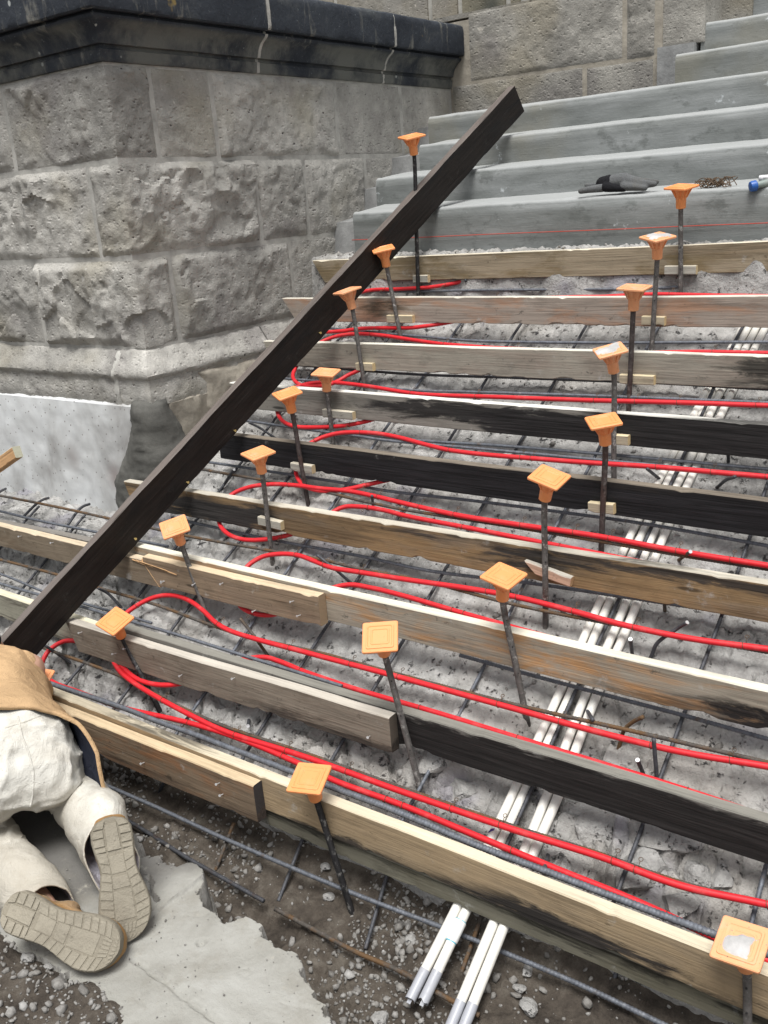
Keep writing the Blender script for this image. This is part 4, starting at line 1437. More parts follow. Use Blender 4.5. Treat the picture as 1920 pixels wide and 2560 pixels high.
for px, py in ((411, 1453), (488, 1458), (558, 1457), (735, 1502), (752, 1537), (640, 1525)):
    nail(px, py, 2 * RUN - BT - 0.002, sp, (random.uniform(-.2, .3), random.uniform(-.1, .3)))
a, b = edge(2, (0, 1313), (229, 1364), dy=-BT - 0.002, xa=-4.35)
b = onY(352, 1398, 2 * RUN - BT - 0.002)
w = wood_mat('brown_left_board', (0.20, 0.16, 0.115), (0.56, 0.46, 0.33), blush=(0.12, 0.085, 0.055), blush_amt=0.7, end=(0.55, 0.33, 0.16))
ft = plank('plank', a, b, BH - 0.012, BT, w, b3, seed=14, cut1=-0.09)
for px, py in ((54, 1340), (134, 1356), (410, 1452)):
    nail(px, py, 2 * RUN - BT - 0.002, ft, (0.1, 0.2))
a = onY(0, 1300, 2 * RUN) * 1.0
w = wood_mat('dark_back_board', (0.14, 0.125, 0.11), (0.20, 0.185, 0.165))
plank('plank', np.array([-4.35, 2 * RUN, 0.292]), np.array([-3.30, 2 * RUN, 0.318]), BH, BT, w, b3, seed=15)
# pale splinters where the left board has split
mb = MB()
for k in range(9):
    q = onY(330 + 9 * k, 1392 + 3.0 * k, 2 * RUN - BT - 0.004)
    L_ = random.uniform(0.04, 0.11)
    mb.frame_box(q - np.array([0, 0.003, 0.012]), (L_, 0.0, -L_ * random.uniform(0.06, 0.16)), (0, 0.004, 0), (0, 0, random.uniform(0.002, 0.005)))
link('splinter', mb.mesh('splinter', wood_mat('fresh_splinter', (0.58, 0.36, 0.19))), b3)

# row 2
b2 = thing('form_board', 'form board of a black plank and a grey splice plank, next above the lowest board', 'form board', onY(1000, 1780, RUN), GB)
p0, p1 = edge(1, (400, 1598), (1920, 2056), xa=-2.93)
w = wood_mat('black_lower_board', (0.16, 0.15, 0.135), (0.235, 0.225, 0.195), stain=[(1.1, 6, -0.14, -0.007, 1.0)],
             topstain=[(-1, 6, -0.02, 0.02, 0.12)], stain_col=(0.014, 0.0125, 0.012))
plank('plank', p0, p1, BH, BT, w, b2, seed=2)
a, b = onY(163, 1552, RUN - BT - 0.002), onY(972, 1796, RUN - BT - 0.002)
w = wood_mat('grey_brown_splice', (0.225, 0.19, 0.15), (0.47, 0.43, 0.37), blush=(0.13, 0.10, 0.075), blush_amt=0.6,
             stain=[(1.0, 4, -0.14, -0.088, 0.85)], stain_col=(0.03, 0.024, 0.02), end=(0.12, 0.10, 0.08))
sp = plank('splice_plank', a, b, BH + 0.004, BT, w, b2, seed=12, cut=0.05)
for px, py in ((205, 1580), (290, 1634), (456, 1686), (588, 1694), (925, 1840), (318, 1622)):
    nail(px, py, RUN - BT - 0.002, sp, (random.uniform(-.2, .3), random.uniform(0, .4)))
a, b = edge(1, (0, 1490), (105, 1528), xa=-4.35)
b = onY(300, 1586, RUN)
w = wood_mat('yellow_topped_left_board', (0.30, 0.285, 0.225), (0.68, 0.63, 0.47), stain=[(-1, 4, -0.022, -0.004, 0.7), (-1, 4, -0.14, -0.104, 0.7)], stain_col=(0.06, 0.05, 0.04))
plank('plank', a, b + np.array([0.32, 0, 0.0]) * 0.0, BH, BT, w, b2, seed=16)

# row 1 and the board under it
b1 = thing('form_board', 'lowest form board, clean tan wood with a brown splice plank at its left', 'form board', onY(1200, 2170, 0), GB)
p0, p1 = edge(0, (672, 1948), (1772, 2381), xa=-3.02)
w = wood_mat('clean_tan_board', (0.33, 0.245, 0.15), (0.58, 0.51, 0.38), blush=(0.24, 0.19, 0.13), blush_amt=0.45,
             stain=[(lx(0, 690, 2010, p0), lx(0, 1200, 2200, p0), -0.14, -0.104, 0.95), (lx(0, 1150, 2240, p0), lx(0, 1660, 2400, p0), -0.14, -0.078, 1.0), (lx(0, 1560, 2400, p0), 6, -0.14, -0.098, 0.9)],
             topstain=[(-1, lx(0, 430, 1850, p0), -0.02, 0.02, 0.28), (lx(0, 300, 1800, p0), lx(0, 480, 1870, p0), -0.02, 0.02, 0.72)], stain_col=(0.022, 0.019, 0.017))
plank('plank', p0, p1, BH, BT, w, b1, seed=1)
a, b = onY(100, 1757, -BT - 0.002), onY(632, 1966, -BT - 0.002)
w = wood_mat('brown_splice', (0.19, 0.14, 0.095), (0.54, 0.42, 0.27), blush=(0.27, 0.12, 0.05), blush_amt=0.7,
             stain=[(-1, 4, -0.14, -0.10, 0.6)], stain_col=(0.05, 0.035, 0.025), end=(0.05, 0.045, 0.045))
sp = plank('splice_plank', a, b, BH + 0.010, BT, w, b1, seed=11)
for px, py in ((361, 1906), (549, 1957), (558, 1985)):
    nail(px, py, -BT - 0.002, sp, (0.15, 0.3))
w = wood_mat('grey_green_lower_board', (0.165, 0.155, 0.118), (0.22, 0.21, 0.17), blush=(0.11, 0.10, 0.07), blush_amt=0.7,
             stain=[(-1, 6, -0.014, 0.01, 0.85)], stain_col=(0.022, 0.02, 0.016))
tag(plank('form_board', p0 + np.array([-0.1, 0.012, -BH - 0.004]), p1 + np.array([0, 0.012, -BH - 0.004]), 0.060, BT, w, seed=17),
    'grey green plank set on edge directly underneath the lowest tan board', 'form board', GB)

# long charred plank lying up the stairs on the boards
kS, oS = 0.6397, 0.165 - 0.6397 * 0.2916 + 0.002
q0, q1 = onS(77, 1658, oS, kS), onS(1312, 278, oS, kS)
ax = unit(q1 - q0)
upv = unit(np.array([0, 0, 1.0]) - ax * ax[2])
SH = 0.147
w = wood_mat('charred_plank', (0.0135, 0.009, 0.0065), (0.14, 0.118, 0.105), blush=(0.0055, 0.005, 0.005), blush_amt=0.95, stain=[(-1, 8, -0.2, -0.008, 0.35)], stain_col=(0.012, 0.0105, 0.010), grain=1.3, end=(0.03, 0.03, 0.03), spec=0.22, splash=0.08)
w.node_tree.nodes['Principled BSDF'].inputs['Roughness'].default_value = 0.52
st = plank('charred_plank', q0 + upv * SH - ax * 0.10, q1 + upv * SH, SH, 0.042, w, up=upv, seed=20, rough=0.0026, seg=0.015, nicks=0.2)
tag(st, 'long black charred plank leaning diagonally up the stairs across all the boards', 'plank')
nS = np.cross(ax, upv)
SCREW_ME = NAIL_ME.copy()
SCREW_ME.materials.clear()
SCREW_ME.materials.append(BRASS)
for px, py in ((336, 1346), (467, 1205), (585, 1076), (798, 832)):
    d = ray(px, py)
    t = ((q0 - CAM) @ nS) / (d @ nS)
    o = bpy.data.objects.new('screw', SCREW_ME)
    C.objects.link(o)
    o.parent = st
    o.matrix_parent_inverse = wmat(st).inverted()
    o.matrix_basis = Matrix.Translation(Vector(CAM + d * t)) @ Vector(nS).to_track_quat('Z', 'Y').to_matrix().to_4x4() @ Matrix.Diagonal((1.3, 1.3, 0.6, 1))

# ------------------------------------------------------------------ stakes with safety caps
ROWN = ['lowest', 'second lowest', 'third lowest', 'fourth lowest', 'middle', 'fourth from top', 'third from top', 'second from top', 'topmost']
STK = [
    ('8L',8,(-2.730,2.298,1.158),(-2.711,2.293,1.873),(0.051,-0.227,0.973),(0.854,-0.494,-0.160)),
    ('7L',7,(-2.650,2.006,0.996),(-2.713,2.004,1.383),(-0.020,-0.202,0.979),(0.673,-0.727,-0.137)),
    ('6L',6,(-2.663,1.715,0.806),(-2.707,1.703,1.227),(-0.137,-0.161,0.977),(0.897,-0.439,0.054)),
    ('5L',5,(-2.629,1.423,0.603),(-2.630,1.416,0.916),(0.123,-0.079,0.989),(0.946,0.311,-0.093)),
    ('4L',4,(-2.555,1.131,0.431),(-2.601,1.126,0.885),(-0.006,-0.213,0.977),(0.860,-0.499,-0.104)),
    ('3L',3,(-2.511,0.840,0.230),(-2.517,0.837,0.716),(0.041,-0.153,0.987),(0.950,-0.301,-0.086)),
    ('2L',2,(-2.569,0.538,0.053),(-2.683,0.520,0.494),(0.155,-0.358,0.921),(0.791,-0.514,-0.333)),
    ('1L',1,(-2.558,0.232,-0.126),(-2.729,0.222,0.221),(0.207,-0.345,0.915),(0.974,-0.012,-0.225)),
    ('0L',0,(-2.700,-0.060,-0.309),(-2.810,-0.075,0.118),(0.218,0.115,0.924),(0.741,0.562,-0.367)),
    ('8R',8,(-1.406,2.298,1.156),(-1.412,2.293,1.563),(0.058,-0.146,0.988),(0.968,-0.233,-0.091)),
    ('7R',7,(-1.415,2.006,0.969),(-1.398,2.003,1.388),(0.074,-0.189,0.979),(0.861,-0.484,-0.158)),
    ('6R',6,(-1.391,1.715,0.775),(-1.372,1.713,1.230),(0.076,-0.065,0.995),(0.997,0.031,-0.074)),
    ('5R',5,(-1.329,1.423,0.599),(-1.341,1.420,1.049),(-0.057,-0.258,0.964),(0.609,-0.774,-0.172)),
    ('4R',4,(-1.247,1.131,0.470),(-1.238,1.128,0.872),(-0.002,-0.193,0.981),(0.596,-0.788,-0.154)),
    ('3R',3,(-1.309,0.840,0.246),(-1.290,0.844,0.755),(0.286,-0.161,0.945),(0.958,0.033,-0.285)),
    ('2R',2,(-1.241,0.548,0.152),(-1.294,0.549,0.536),(0.169,-0.147,0.975),(0.980,-0.077,-0.181)),
    ('1R',1,(-1.441,0.257,-0.039),(-1.526,0.238,0.420),(0.230,-0.460,0.858),(0.854,0.518,0.048)),
    ('0M',0,(-1.487,-0.035,-0.349),(-1.598,-0.040,0.091),(0.057,-0.278,0.959),(0.953,0.302,0.032)),
    ('0R',0,(-0.399,-0.035,-0.208),(-0.427,-0.028,0.077),(-0.083,-0.320,0.944),(0.997,-0.020,0.080)),
]
STYLE = {'8L': (CAP, STAKE_DARK, 0), '7L': (CAP, STAKE, 0), '6L': (CAP_DUSTY, STAKE, 0), '5L': (CAP_PALE, STAKE, 0), '4L': (CAP, STAKE_BROWN, 0), '3L': (CAP_PALE, STAKE, 0),
         '2L': (CAP_PALE, STAKE, 0), '1L': (CAP, STAKE_DARK, 0), '0L': (CAP_PALE, STAKE_DARK, 0), '8R': (CAP, STAKE, 0), '7R': (CAP_PALE, STAKE, 1), '6R': (CAP_DUSTY, STAKE_BROWN, 0),
         '5R': (CAP_PALE, STAKE, 1), '4R': (CAP, STAKE_BROWN, 0), '3R': (CAP, STAKE, 0), '2R': (CAP, STAKE, 0), '1R': (CAP, STAKE, 0), '0M': (CAP, STAKE_DARK, 0), '0R': (CAP_PALE, STAKE, 2)}
SLAB_LABEL = {
    '8L': 'tallest stake, black with an orange cap, beside the top of the charred plank',
    '7L': 'stake with orange cap before the charred plank, at the pinkish grey board',
    '6L': 'stake with greyish dusty cap before the charred plank, at the plain grey board',
    '5L': 'short stake with flat pale orange cap at the left of the white topped board',
    '4L': 'brown stake with tilted orange cap at the left of the wholly black board',
    '3L': 'mortar splashed stake with pinkish collar at the left of the half black board',
    '2L': 'stake with pale cap tipped toward the viewer, at the tan splice plank',
    '1L': 'black leaning stake with orange cap at the left of the second lowest board',
    '0L': 'stake whose orange cap peeps out behind the brown jacket of the worker',
    '8R': 'stake with clean orange cap under the wire bundle, rightmost at the topmost board',
    '7R': 'stake with cement-crusted diamond shaped cap, second in the right row from the top',
    '6R': 'stake with pale dusty cap in the right row, before the plain grey board',
    '5R': 'stake with a grey crusted tilted cap in the right row at the white topped board',
    '4R': 'brown stake with bright orange ridged cap in the right row at the wholly black board',
    '3R': 'stake with orange diamond cap in front of the pinkish split shim',
    '2R': 'stake with square orange cap leaning left before the orange grey board',
    '1R': 'lone middle stake with square orange cap at the joint of black and grey planks',
    '0M': 'black leaning stake with large orange cap driven into the trench soil',
    '0R': 'stake with cement-crusted orange cap at the lower right corner'}


def cap_mesh(mat):
    h, t = 0.0515, 0.0085
    def sq(a, z, r=0.006):
        out = []
        for cx, cy, a0 in ((1, 1, 0), (-1, 1, 90), (-1, -1, 180), (1, -1, 270)):
            for k in range(4):
                th = math.radians(a0 + k * 30)
                out.append(((a - r) * cx + r * math.cos(th), (a - r) * cy + r * math.sin(th), z))
        return out
    mb = MB()
    mb.rings([sq(h - 0.001, -t), sq(h, -t + 0.001), sq(h, -0.002), sq(h - 0.002, 0.0), sq(h - 0.011, -0.0002), sq(h - 0.012, 0.0022), sq(h - 0.016, 0.0024), sq(h - 0.018, 0.0004),
              sq(h - 0.024, 0.0004), sq(h - 0.025, 0.0020), sq(h - 0.028, 0.0020), sq(h - 0.030, 0.0005, 0.004)])
    return mb.mesh('safety_cap', mat, smooth=30)


def collar_mesh(mat):
    def ring(r, z, n=20):
        return [(r * math.cos(2 * math.pi * k / n), r * math.sin(2 * math.pi * k / n), z) for k in range(n)]
    mb = MB()
    mb.rings([ring(0.039, -0.0086), ring(0.034, -0.016), ring(0.0275, -0.030), ring(0.0235, -0.042), ring(0.0245, -0.043), ring(0.0225, -0.046), ring(0.0205, -0.052), ring(0.0195, -0.086), ring(0.0165, -0.088), ring(0.0135, -0.087)])
    for k in range(8):
        th = 2 * math.pi * (k + 0.5) / 8
        u = np.array([math.cos(th), math.sin(th), 0])
        v = np.array([-math.sin(th), math.cos(th), 0]) * 0.0011
        A = [u * 0.0445 + np.array([0, 0, -0.0086]), u * 0.030 + np.array([0, 0, -0.0086]), u * 0.0195 + np.array([0, 0, -0.046]), u * 0.0250 + np.array([0, 0, -0.044]), u * 0.036 + np.array([0, 0, -0.024])]
        V = [a_ - v for a_ in A] + [a_ + v for a_ in A]
        n = len(A)
        mb.add(V, [tuple(range(n)), tuple(range(n, 2 * n))[::-1]] + [(i, (i + 1) % n + 0, (i + 1) % n + n, i + n) for i in range(n)])
    return mb.mesh('collar', mat, smooth=35)


CAPM = {mt: (cap_mesh(mt), collar_mesh(mt)) for mt in (CAP, CAP_PALE, CAP_DUSTY)}


def crust_mesh(seed, r0):
    n = 26
    V, F = [], []
    rr = [r0 * (0.75 + 0.4 * vnoise(np.array([[math.cos(2 * math.pi * k / n) * 1.5 + seed, math.sin(2 * math.pi * k / n) * 1.5, 0.0]]), 7)[0]) for k in range(n)]
    ringo = [(max(-0.049, min(0.049, rr[k] * math.cos(2 * math.pi * k / n))), max(-0.049, min(0.049, rr[k] * 1.05 * math.sin(2 * math.pi * k / n))), 0.0004) for k in range(n)]
    mid = [(x * 0.82, y * 0.82, 0.0038 + 0.0008 * math.sin(k * 2.3)) for k, (x, y, z) in enumerate(ringo)]
    inn = [(x * 0.4, y * 0.4, 0.0044 + 0.0006 * math.sin(k * 1.7)) for k, (x, y, z) in enumerate(ringo)]
    mb = MB()
    mb.rings([ringo, mid, inn], cap0=False)
    return mb.mesh('cement_crust', CRUST, smooth=50)


def put(name, me, parent, M4):
    o = bpy.data.objects.new(name, me)
    C.objects.link(o)
    o.parent = parent
    o.matrix_parent_inverse = wmat(parent).inverted()
    o.matrix_basis = M4
    return o


for key, row, B, ctr, nrm, ud in STK:
    B, ctr, nrm = np.array(B), np.array(ctr), unit(nrm)
    ud = unit(np.array(ud) - nrm * (np.array(ud) @ nrm))
    vd = np.cross(nrm, ud)
    cm, sm, crust = STYLE[key]
    t = thing('form_stake', SLAB_LABEL[key], 'stake', B, 'steel stakes with orange safety caps')
    bot = B - unit(ctr - B) * 0.10
    neck = ctr - nrm * 0.085
    path = np.array([bot, bot * 0.5 + neck * 0.5, neck, ctr - nrm * 0.01])
    link('rod', tube_mesh('rod', catmull(path, 0.03), 0.0098, sm, 12), t)
    M4 = Matrix(((ud[0], vd[0], nrm[0], ctr[0]), (ud[1], vd[1], nrm[1], ctr[1]), (ud[2], vd[2], nrm[2], ctr[2]), (0, 0, 0, 1)))
    c = put('safety_cap', CAPM[cm][0], t, M4)
    put('collar', CAPM[cm][1], c, M4)
    if crust:
        put('cement_crust', crust_mesh(row + 0.37, 0.060 if crust == 1 else 0.036), c, M4)
    # nail holes drilled through the stake, seen as small dark eyes
    for k in range(3):
        q = B + (neck - B) * (0.25 + 0.27 * k)
        e = unit(CAM - q) * np.array([1, 1, 0])
        e = unit(e)
        ring = tube_rings(np.array([q + e * 0.0088, q + e * 0.0103]), 0.0026, 8)
        link('nail_hole', mesh_np('nail_hole', ring.reshape(-1, 3), [tuple(f) for f in grid_faces(2, 8, 0, True)] + [tuple(range(8, 16))], STAKE_DARK), t)

# wood wedges nailed behind the stakes
WEDGE = wood_mat('fresh_pale_wedge', (0.40, 0.345, 0.25), (0.62, 0.52, 0.34), end=(0.60, 0.46, 0.25), grain=0.6)
WEDGE_G = wood_mat('grey_wedge', (0.34, 0.325, 0.28), (0.55, 0.50, 0.40), end=(0.58, 0.47, 0.28), grain=0.6)
WEDGE_P = wood_mat('pinkish_shim_wood', (0.52, 0.33, 0.235), (0.45, 0.42, 0.36), end=(0.55, 0.36, 0.2), grain=0.5)
wedges = [  # row, left px, right px (front top edge), material, label
    (8, (1031, 688), (1068, 687), WEDGE_G, 'small grey wood block behind the tall black stake on the topmost board'),
    (8, (1661, 664), (1740, 663), WEDGE_G, 'grey split wood block behind the rightmost stake of the topmost board'),
    (7, (966, 787), (1030, 788), WEDGE, 'pale wood block behind the left stake of the pinkish grey board'),
    (7, (1604, 789), (1661, 791), WEDGE, 'pale wood block behind the right stake of the pinkish grey board'),
    (6, (888, 908), (930, 909), WEDGE, 'pale wood block behind the dusty capped stake of the plain grey board'),
    (6, (1548, 937), (1634, 940), WEDGE, 'long tan wood block behind the right stake of the plain grey board'),
    (5, (806, 1024), (881, 1031), WEDGE_G, 'grey wood block behind the left stake of the white topped board'),
    (5, (1532, 1088), (1570, 1091), WEDGE, 'tan wood block right of the stake on the white topped black board'),
    (4, (726, 1157), (779, 1165), WEDGE_G, 'grey wood block behind the left brown stake on the wholly black board'),
    (4, (1470, 1256), (1533, 1262), WEDGE, 'tan wood block behind the right stake on the wholly black board'),
    (3, (643, 1293), (700, 1306), WEDGE_G, 'grey wood block behind the left stake of the half black board'),
]
for row, a, b, mt, lab in wedges:
    Y = row * RUN - 0.025
    pa, pb = onY(*a, Y), onY(*b, Y)
    o = plank('wood_wedge', pa, pb, 0.036, 0.024, mt, seed=30 + row, rough=0.0012)
    tag(o, lab, 'wood block', 'wood blocks behind the stakes')
pa, pb = onY(1310, 1402, 3 * RUN - 0.025), onY(1428, 1444, 3 * RUN - 0.025)
tag(plank('wood_shim', pa, pb, 0.034, 0.022, WEDGE_P, seed=44, rough=0.002, cut=0.05), 'pinkish split shim slanting behind a stake on the brown board', 'wood shim')

# ------------------------------------------------------------------ white conduits
PO = -0.212
conduits = [
    ([(1028, 2494), (1144, 2265), (1239, 2075), (1290, 1968), (1405, 1719), (1481, 1547), (1588, 1316), (1686, 1130), (1763, 985), (1843, 843)], 'leftmost of the four white conduits, purple marked and taped at its lower end'),
    ([(1060, 2500), (1167, 2274), (1266, 2078), (1313, 1976), (1432, 1722), (1505, 1547), (1612, 1321), (1706, 1132), (1780, 986), (1858, 843)], 'white conduit with a coupling under the lowest board, second from the left'),
    ([(1134, 2548), (1236, 2304), (1321, 2102), (1365, 1994), (1466, 1732), (1539, 1570), (1637, 1327), (1732, 1134), (1798, 987), (1879, 843), (1950, 705)], 'third white conduit from the left, close against the rightmost one'),
    ([(1164, 2556), (1260, 2316), (1342, 2114), (1391, 2001), (1492, 1738), (1567, 1572), (1663, 1333), (1755, 1137), (1827, 987), (1901, 843)], 'rightmost of the four white conduits, with small black print'),
]
for i, (pts, lab) in enumerate(conduits):
    P = np.array([onS(*p, PO) for p in pts])
    P[0] = P[0] + (P[0] - P[1]) * (0.0 if i < 2 else 0.12)
    P = np.vstack([P, P[-1] + unit(P[-1] - P[-2]) * (2.42 - P[-1][1]) / unit(P[-1] - P[-2])[1] * 1.0]) if P[-1][1] < 2.35 else P
    t = thing('conduit', lab, 'conduit', P[0], 'white conduits running up the slope')
    path = catmull(P, 0.03)
    link('pipe', tube_mesh('pipe', path, 0.0134, PVC, 16), t)
    d = unit(P[0] - P[1])
    tp = np.array([P[0] + d * s for s in np.linspace(-0.075, 0.004, 8)])
    R = tube_rings(tp, 0.0142, 18)
    R = R + 0.0007 * fbm(R * 60, 2, 600 + i)[..., None]
    R[-1] = R[-1] + 0.006 * vnoise(R[-1] * 90, 610 + i)[..., None] * d
    mb = MB()
    mb.rings([list(r_) for r_ in R], cap0=False, cap1=False)
    tm = mb.mesh('duct_tape', TAPE, smooth=60)
    to = link('duct_tape', tm, t)
    if i in (0, 1):
        q = P[0] + d * 0.003
        side = np.cross(d, [0, 0, 1.0])
        link('tape_tail', MB().frame_box(q - side * 0.006 - d * 0.02, side * 0.013, d * 0.032, np.array([0, 0, -0.0012])).mesh('tape_tail', TAPE), to)
    if i == 1:
        c0 = onS(1140, 2328, PO)
        cp = np.array([c0 + d * s for s in (-0.028, -0.026, 0.026, 0.028)])
        mb = MB()
        mb.rings([list(r_) for r_ in tube_rings(cp, np.array([0.0150, 0.0166, 0.0166, 0.0150]), 20)])
        co = link('coupling', mb.mesh('coupling', COUPLER, smooth=40), t)
        for s in (-0.0295, 0.0285):
            mb = MB()
            mb.rings([list(r_) for r_ in tube_rings(np.array([c0 + d * s, c0 + d * (s + 0.0022)]), 0.0153, 20)])
            link('glue_ring', mb.mesh('glue_ring', BLUEGLUE, smooth=40), co)
    if i == 0:
        mb = MB()                                           # purple marker strokes on the pipe
        ax_ = unit(P[2] - P[1])
        sd2 = unit(np.cross(ax_, [0, 0, 1.0]))
        upn = np.cross(sd2, ax_)
        c0 = onS(1238, 2072, PO)
        def mark(u0, v0, u1, v1, wd=0.0028):
            A = []
            for s in np.linspace(0, 1, 7):
                u, v = u0 + (u1 - u0) * s, v0 + (v1 - v0) * s
                for sg in (-1, 1):
                    dv = np.array([v1 - v0, -(u1 - u0)])
                    dv = dv / (np.linalg.norm(dv) + 1e-9) * wd * sg
                    uu, vv = u + dv[0], v + dv[1]
                    th = vv / 0.0137
                    A.append(c0 + ax_ * uu + sd2 * 0.0139 * math.sin(th) + upn * 0.0139 * math.cos(th))
            mb.add(A, [(2 * k, 2 * k + 1, 2 * k + 3, 2 * k + 2) for k in range(6)])
        mark(0.006, -0.010, 0.018, 0.004); mark(0.018, 0.004, 0.010, 0.010); mark(0.014, -0.004, 0.020, 0.010)
        mark(-0.020, -0.010, -0.008, 0.004); mark(-0.008, 0.004, -0.016, 0.010); mark(-0.013, -0.006, -0.004, 0.009)
        link('marker_strokes', mb.mesh('marker_strokes', INK), t)
    if i == 3:
        mb = MB()
        ax_ = unit(P[6] - P[5])
        sd2 = unit(np.cross(ax_, [0, 0, 1.0]))
        upn = np.cross(sd2, ax_)
        c0 = onS(1655, 1345, PO)
        for k, (u, v, a_, b_) in enumerate([(0.030, -1, 3, 1), (0.024, 1, 1, 3), (0.018, -1, 2, 2), (0.010, 0, 3, 1), (0.004, 1, 2, 1), (-0.003, -1, 1, 3), (-0.012, 0, 3, 1), (-0.018, 1, 2, 2), (-0.026, -1, 1, 3)]):
            for sg in (0,):
                A = []
                for uu, vv in ((0, 0), (a_ * .0012, 0), (a_ * .0012, b_ * .0012), (0, b_ * .0012)):
                    th = (vv + v * 0.002 + 0.004) / 0.0137
                    A.append(c0 + ax_ * (u + uu) + sd2 * 0.0138 * math.sin(th) + upn * 0.0138 * math.cos(th))
                mb.add(A, [(0, 1, 2, 3)])
        link('printed_text', mb.mesh('printed_text', PRINT), t)

# ------------------------------------------------------------------ reinforcing bars
RB = 0.0062
GL = 'bars running along the steps'


def bar(pts, off, rad, mat, lab, group, ext=None, Y=None, wob=True):
    P = np.array([onS(*p, off) if Y is None else onY(*p, Y) for p in pts])
    if ext is not None:
        d = unit(P[-1] - P[-2])
        P = np.vstack([P, P[-1] + d * ext])
    o = link('rebar', rebar_mesh('rebar', P, rad, mat))
    return tag(o, lab, 'rebar', group)


longs = [
    ([(40, 1678), (133, 1711), (311, 1771), (401, 1806), (492, 1838), (560, 1864), (729, 1929), (825, 1966), (960, 2016), (1060, 2057), (1191, 2113), (1365, 2178), (1597, 2266), (1782, 2334)], None, 0.0088, REBAR, 'thick blue grey bar right behind the top of the lowest board', 0.055),
    ([(60, 1600), (115, 1622), (300, 1690), (430, 1757), (560, 1815), (760, 1882), (1000, 1968), (1290, 2068), (1500, 2135), (1700, 2206), (1900, 2256)], -0.150, RB, REBAR_RUST, 'rusty bar above the upper red tube between the two lowest boards', None),
    ([(640, 1716), (800, 1770), (1035, 1847), (1200, 1905), (1420, 1985), (1600, 2045), (1780, 2105), (1900, 2142)], -0.172, RB, REBAR, 'grey bar just under the black second lowest board', None),
    ([(-60, 1440), (0, 1459), (116, 1492), (210, 1518), (268, 1536), (420, 1580), (600, 1636)], None, RB, REBAR, 'dark bar lying behind the second lowest board at the left edge', RUN + 0.055),
    ([(-60, 1385), (0, 1399), (154, 1440), (245, 1469), (390, 1512), (520, 1560), (620, 1592), (800, 1632), (960, 1676), (1290, 1762), (1600, 1832), (1900, 1902)], -0.152, RB, REBAR_RUST, 'bar tied to the long red tube below the third lowest board', None),
    ([(1150, 1638), (1300, 1680), (1490, 1731), (1600, 1760), (1700, 1786), (1900, 1842)], -0.182, RB, REBAR, 'grey bar directly under the black stained right end of the orange grey board', None),
    ([(-60, 1424), (0, 1435), (120, 1483), (200, 1506)], -0.168, RB * 0.9, REBAR, 'short visible bar left of the charred plank, below the third lowest board', None),
    ([(-60, 1228), (0, 1239), (160, 1271), (284, 1299), (400, 1325), (484, 1343), (671, 1376), (807, 1400), (900, 1422), (1050, 1450), (1290, 1512), (1600, 1573), (1900, 1627)], -0.152, RB, REBAR_RUST, 'long bar passing in front of the white rendered base', None),
    ([(430, 1294), (485, 1307), (552, 1322), (683, 1350), (900, 1390), (1080, 1428), (1319, 1457), (1539, 1489), (1900, 1544)], -0.178, RB, REBAR, 'grey bar below the half black board, crossing the white conduits', None),
    ([(-60, 1268), (0, 1278), (90, 1300), (250, 1332)], -0.175, RB, REBAR, 'bar behind the left brown board under the hooked bars', None),
    ([(440, 1160), (514, 1175), (663, 1201), (793, 1225), (900, 1251), (1000, 1272), (1300, 1320), (1527, 1358), (1700, 1388), (1900, 1420)], -0.152, RB, REBAR_RUST, 'rusty bar behind the red tube below the wholly black board', None),
    ([(470, 1148), (540, 1158), (663, 1177), (880, 1211), (960, 1226), (1200, 1254), (1400, 1280), (1602, 1308), (1900, 1361)], -0.180, RB, REBAR, 'grey bar close under the wholly black board', None),
    ([(600, 1050), (625, 1053), (733, 1069), (880, 1088), (960, 1100), (1200, 1122), (1500, 1150), (1900, 1188)], -0.158, RB, REBAR, 'dark bar hugging the red tube below the white topped board', None),
    ([(860, 1078), (1035, 1100), (1250, 1114), (1539, 1138), (1900, 1171)], -0.182, RB, REBAR, 'grey bar under the white topped board over the white conduits', None),
    ([(690, 943), (720, 947), (850, 957), (1040, 976), (1180, 980), (1500, 990), (1900, 1006)], -0.152, RB, REBAR, 'bar behind the red tube below the plain grey board', None),
    ([(690, 908), (748, 913), (1040, 936), (1250, 943), (1446, 950), (1640, 957), (1900, 972)], -0.182, RB, REBAR_DARK, 'dark bar right under the plain grey board', None),
    ([(800, 818), (838, 822), (1040, 840), (1190, 852), (1540, 857), (1700, 856), (1900, 855)], -0.165, RB, REBAR, 'bar below the pinkish grey board', None),
    ([(900, 727), (1000, 729), (1157, 726), (1400, 724), (1600, 722), (1700, 717), (1800, 708), (1900, 706)], -0.168, RB, REBAR, 'bar below the topmost board, rising at its right end', None),
]
for pts, off, rad, mt, lab, Y in longs:
    bar(pts, off, rad, mt, lab, GL, ext=0.45, Y=Y)

CROSS_X = [-0.47, -0.79, -1.10, -1.437, -1.765, -2.075, -2.40, -2.735, -3.04, -3.36, -3.72, -4.08]
ordn = ['first', 'second', 'third', 'fourth', 'fifth', 'sixth', 'seventh', 'eighth', 'ninth', 'tenth', 'eleventh', 'twelfth']
for k, x in enumerate(CROSS_X):
    y1 = 2.33 if x > -3.3 else (0.86 if x > -4.2 else 0.8)
    ys = np.linspace(0.065, y1, 9)
    P = np.stack([x + 0.012 * vnoise(np.stack([ys * 2, ys * 0 + k, ys * 0], -1), 700), ys, K * ys - 0.198 + 0.006 * vnoise(np.stack([ys * 3, ys * 0 + k, ys * 0], -1), 701)], 1)
    o = link('rebar', rebar_mesh('rebar', P, RB * 0.95, REBAR_DARK if k % 3 else REBAR))
    tag(o, '%s uphill bar counted from the right edge, running up the broken slope' % ordn[k], 'rebar', 'bars running up the slope')

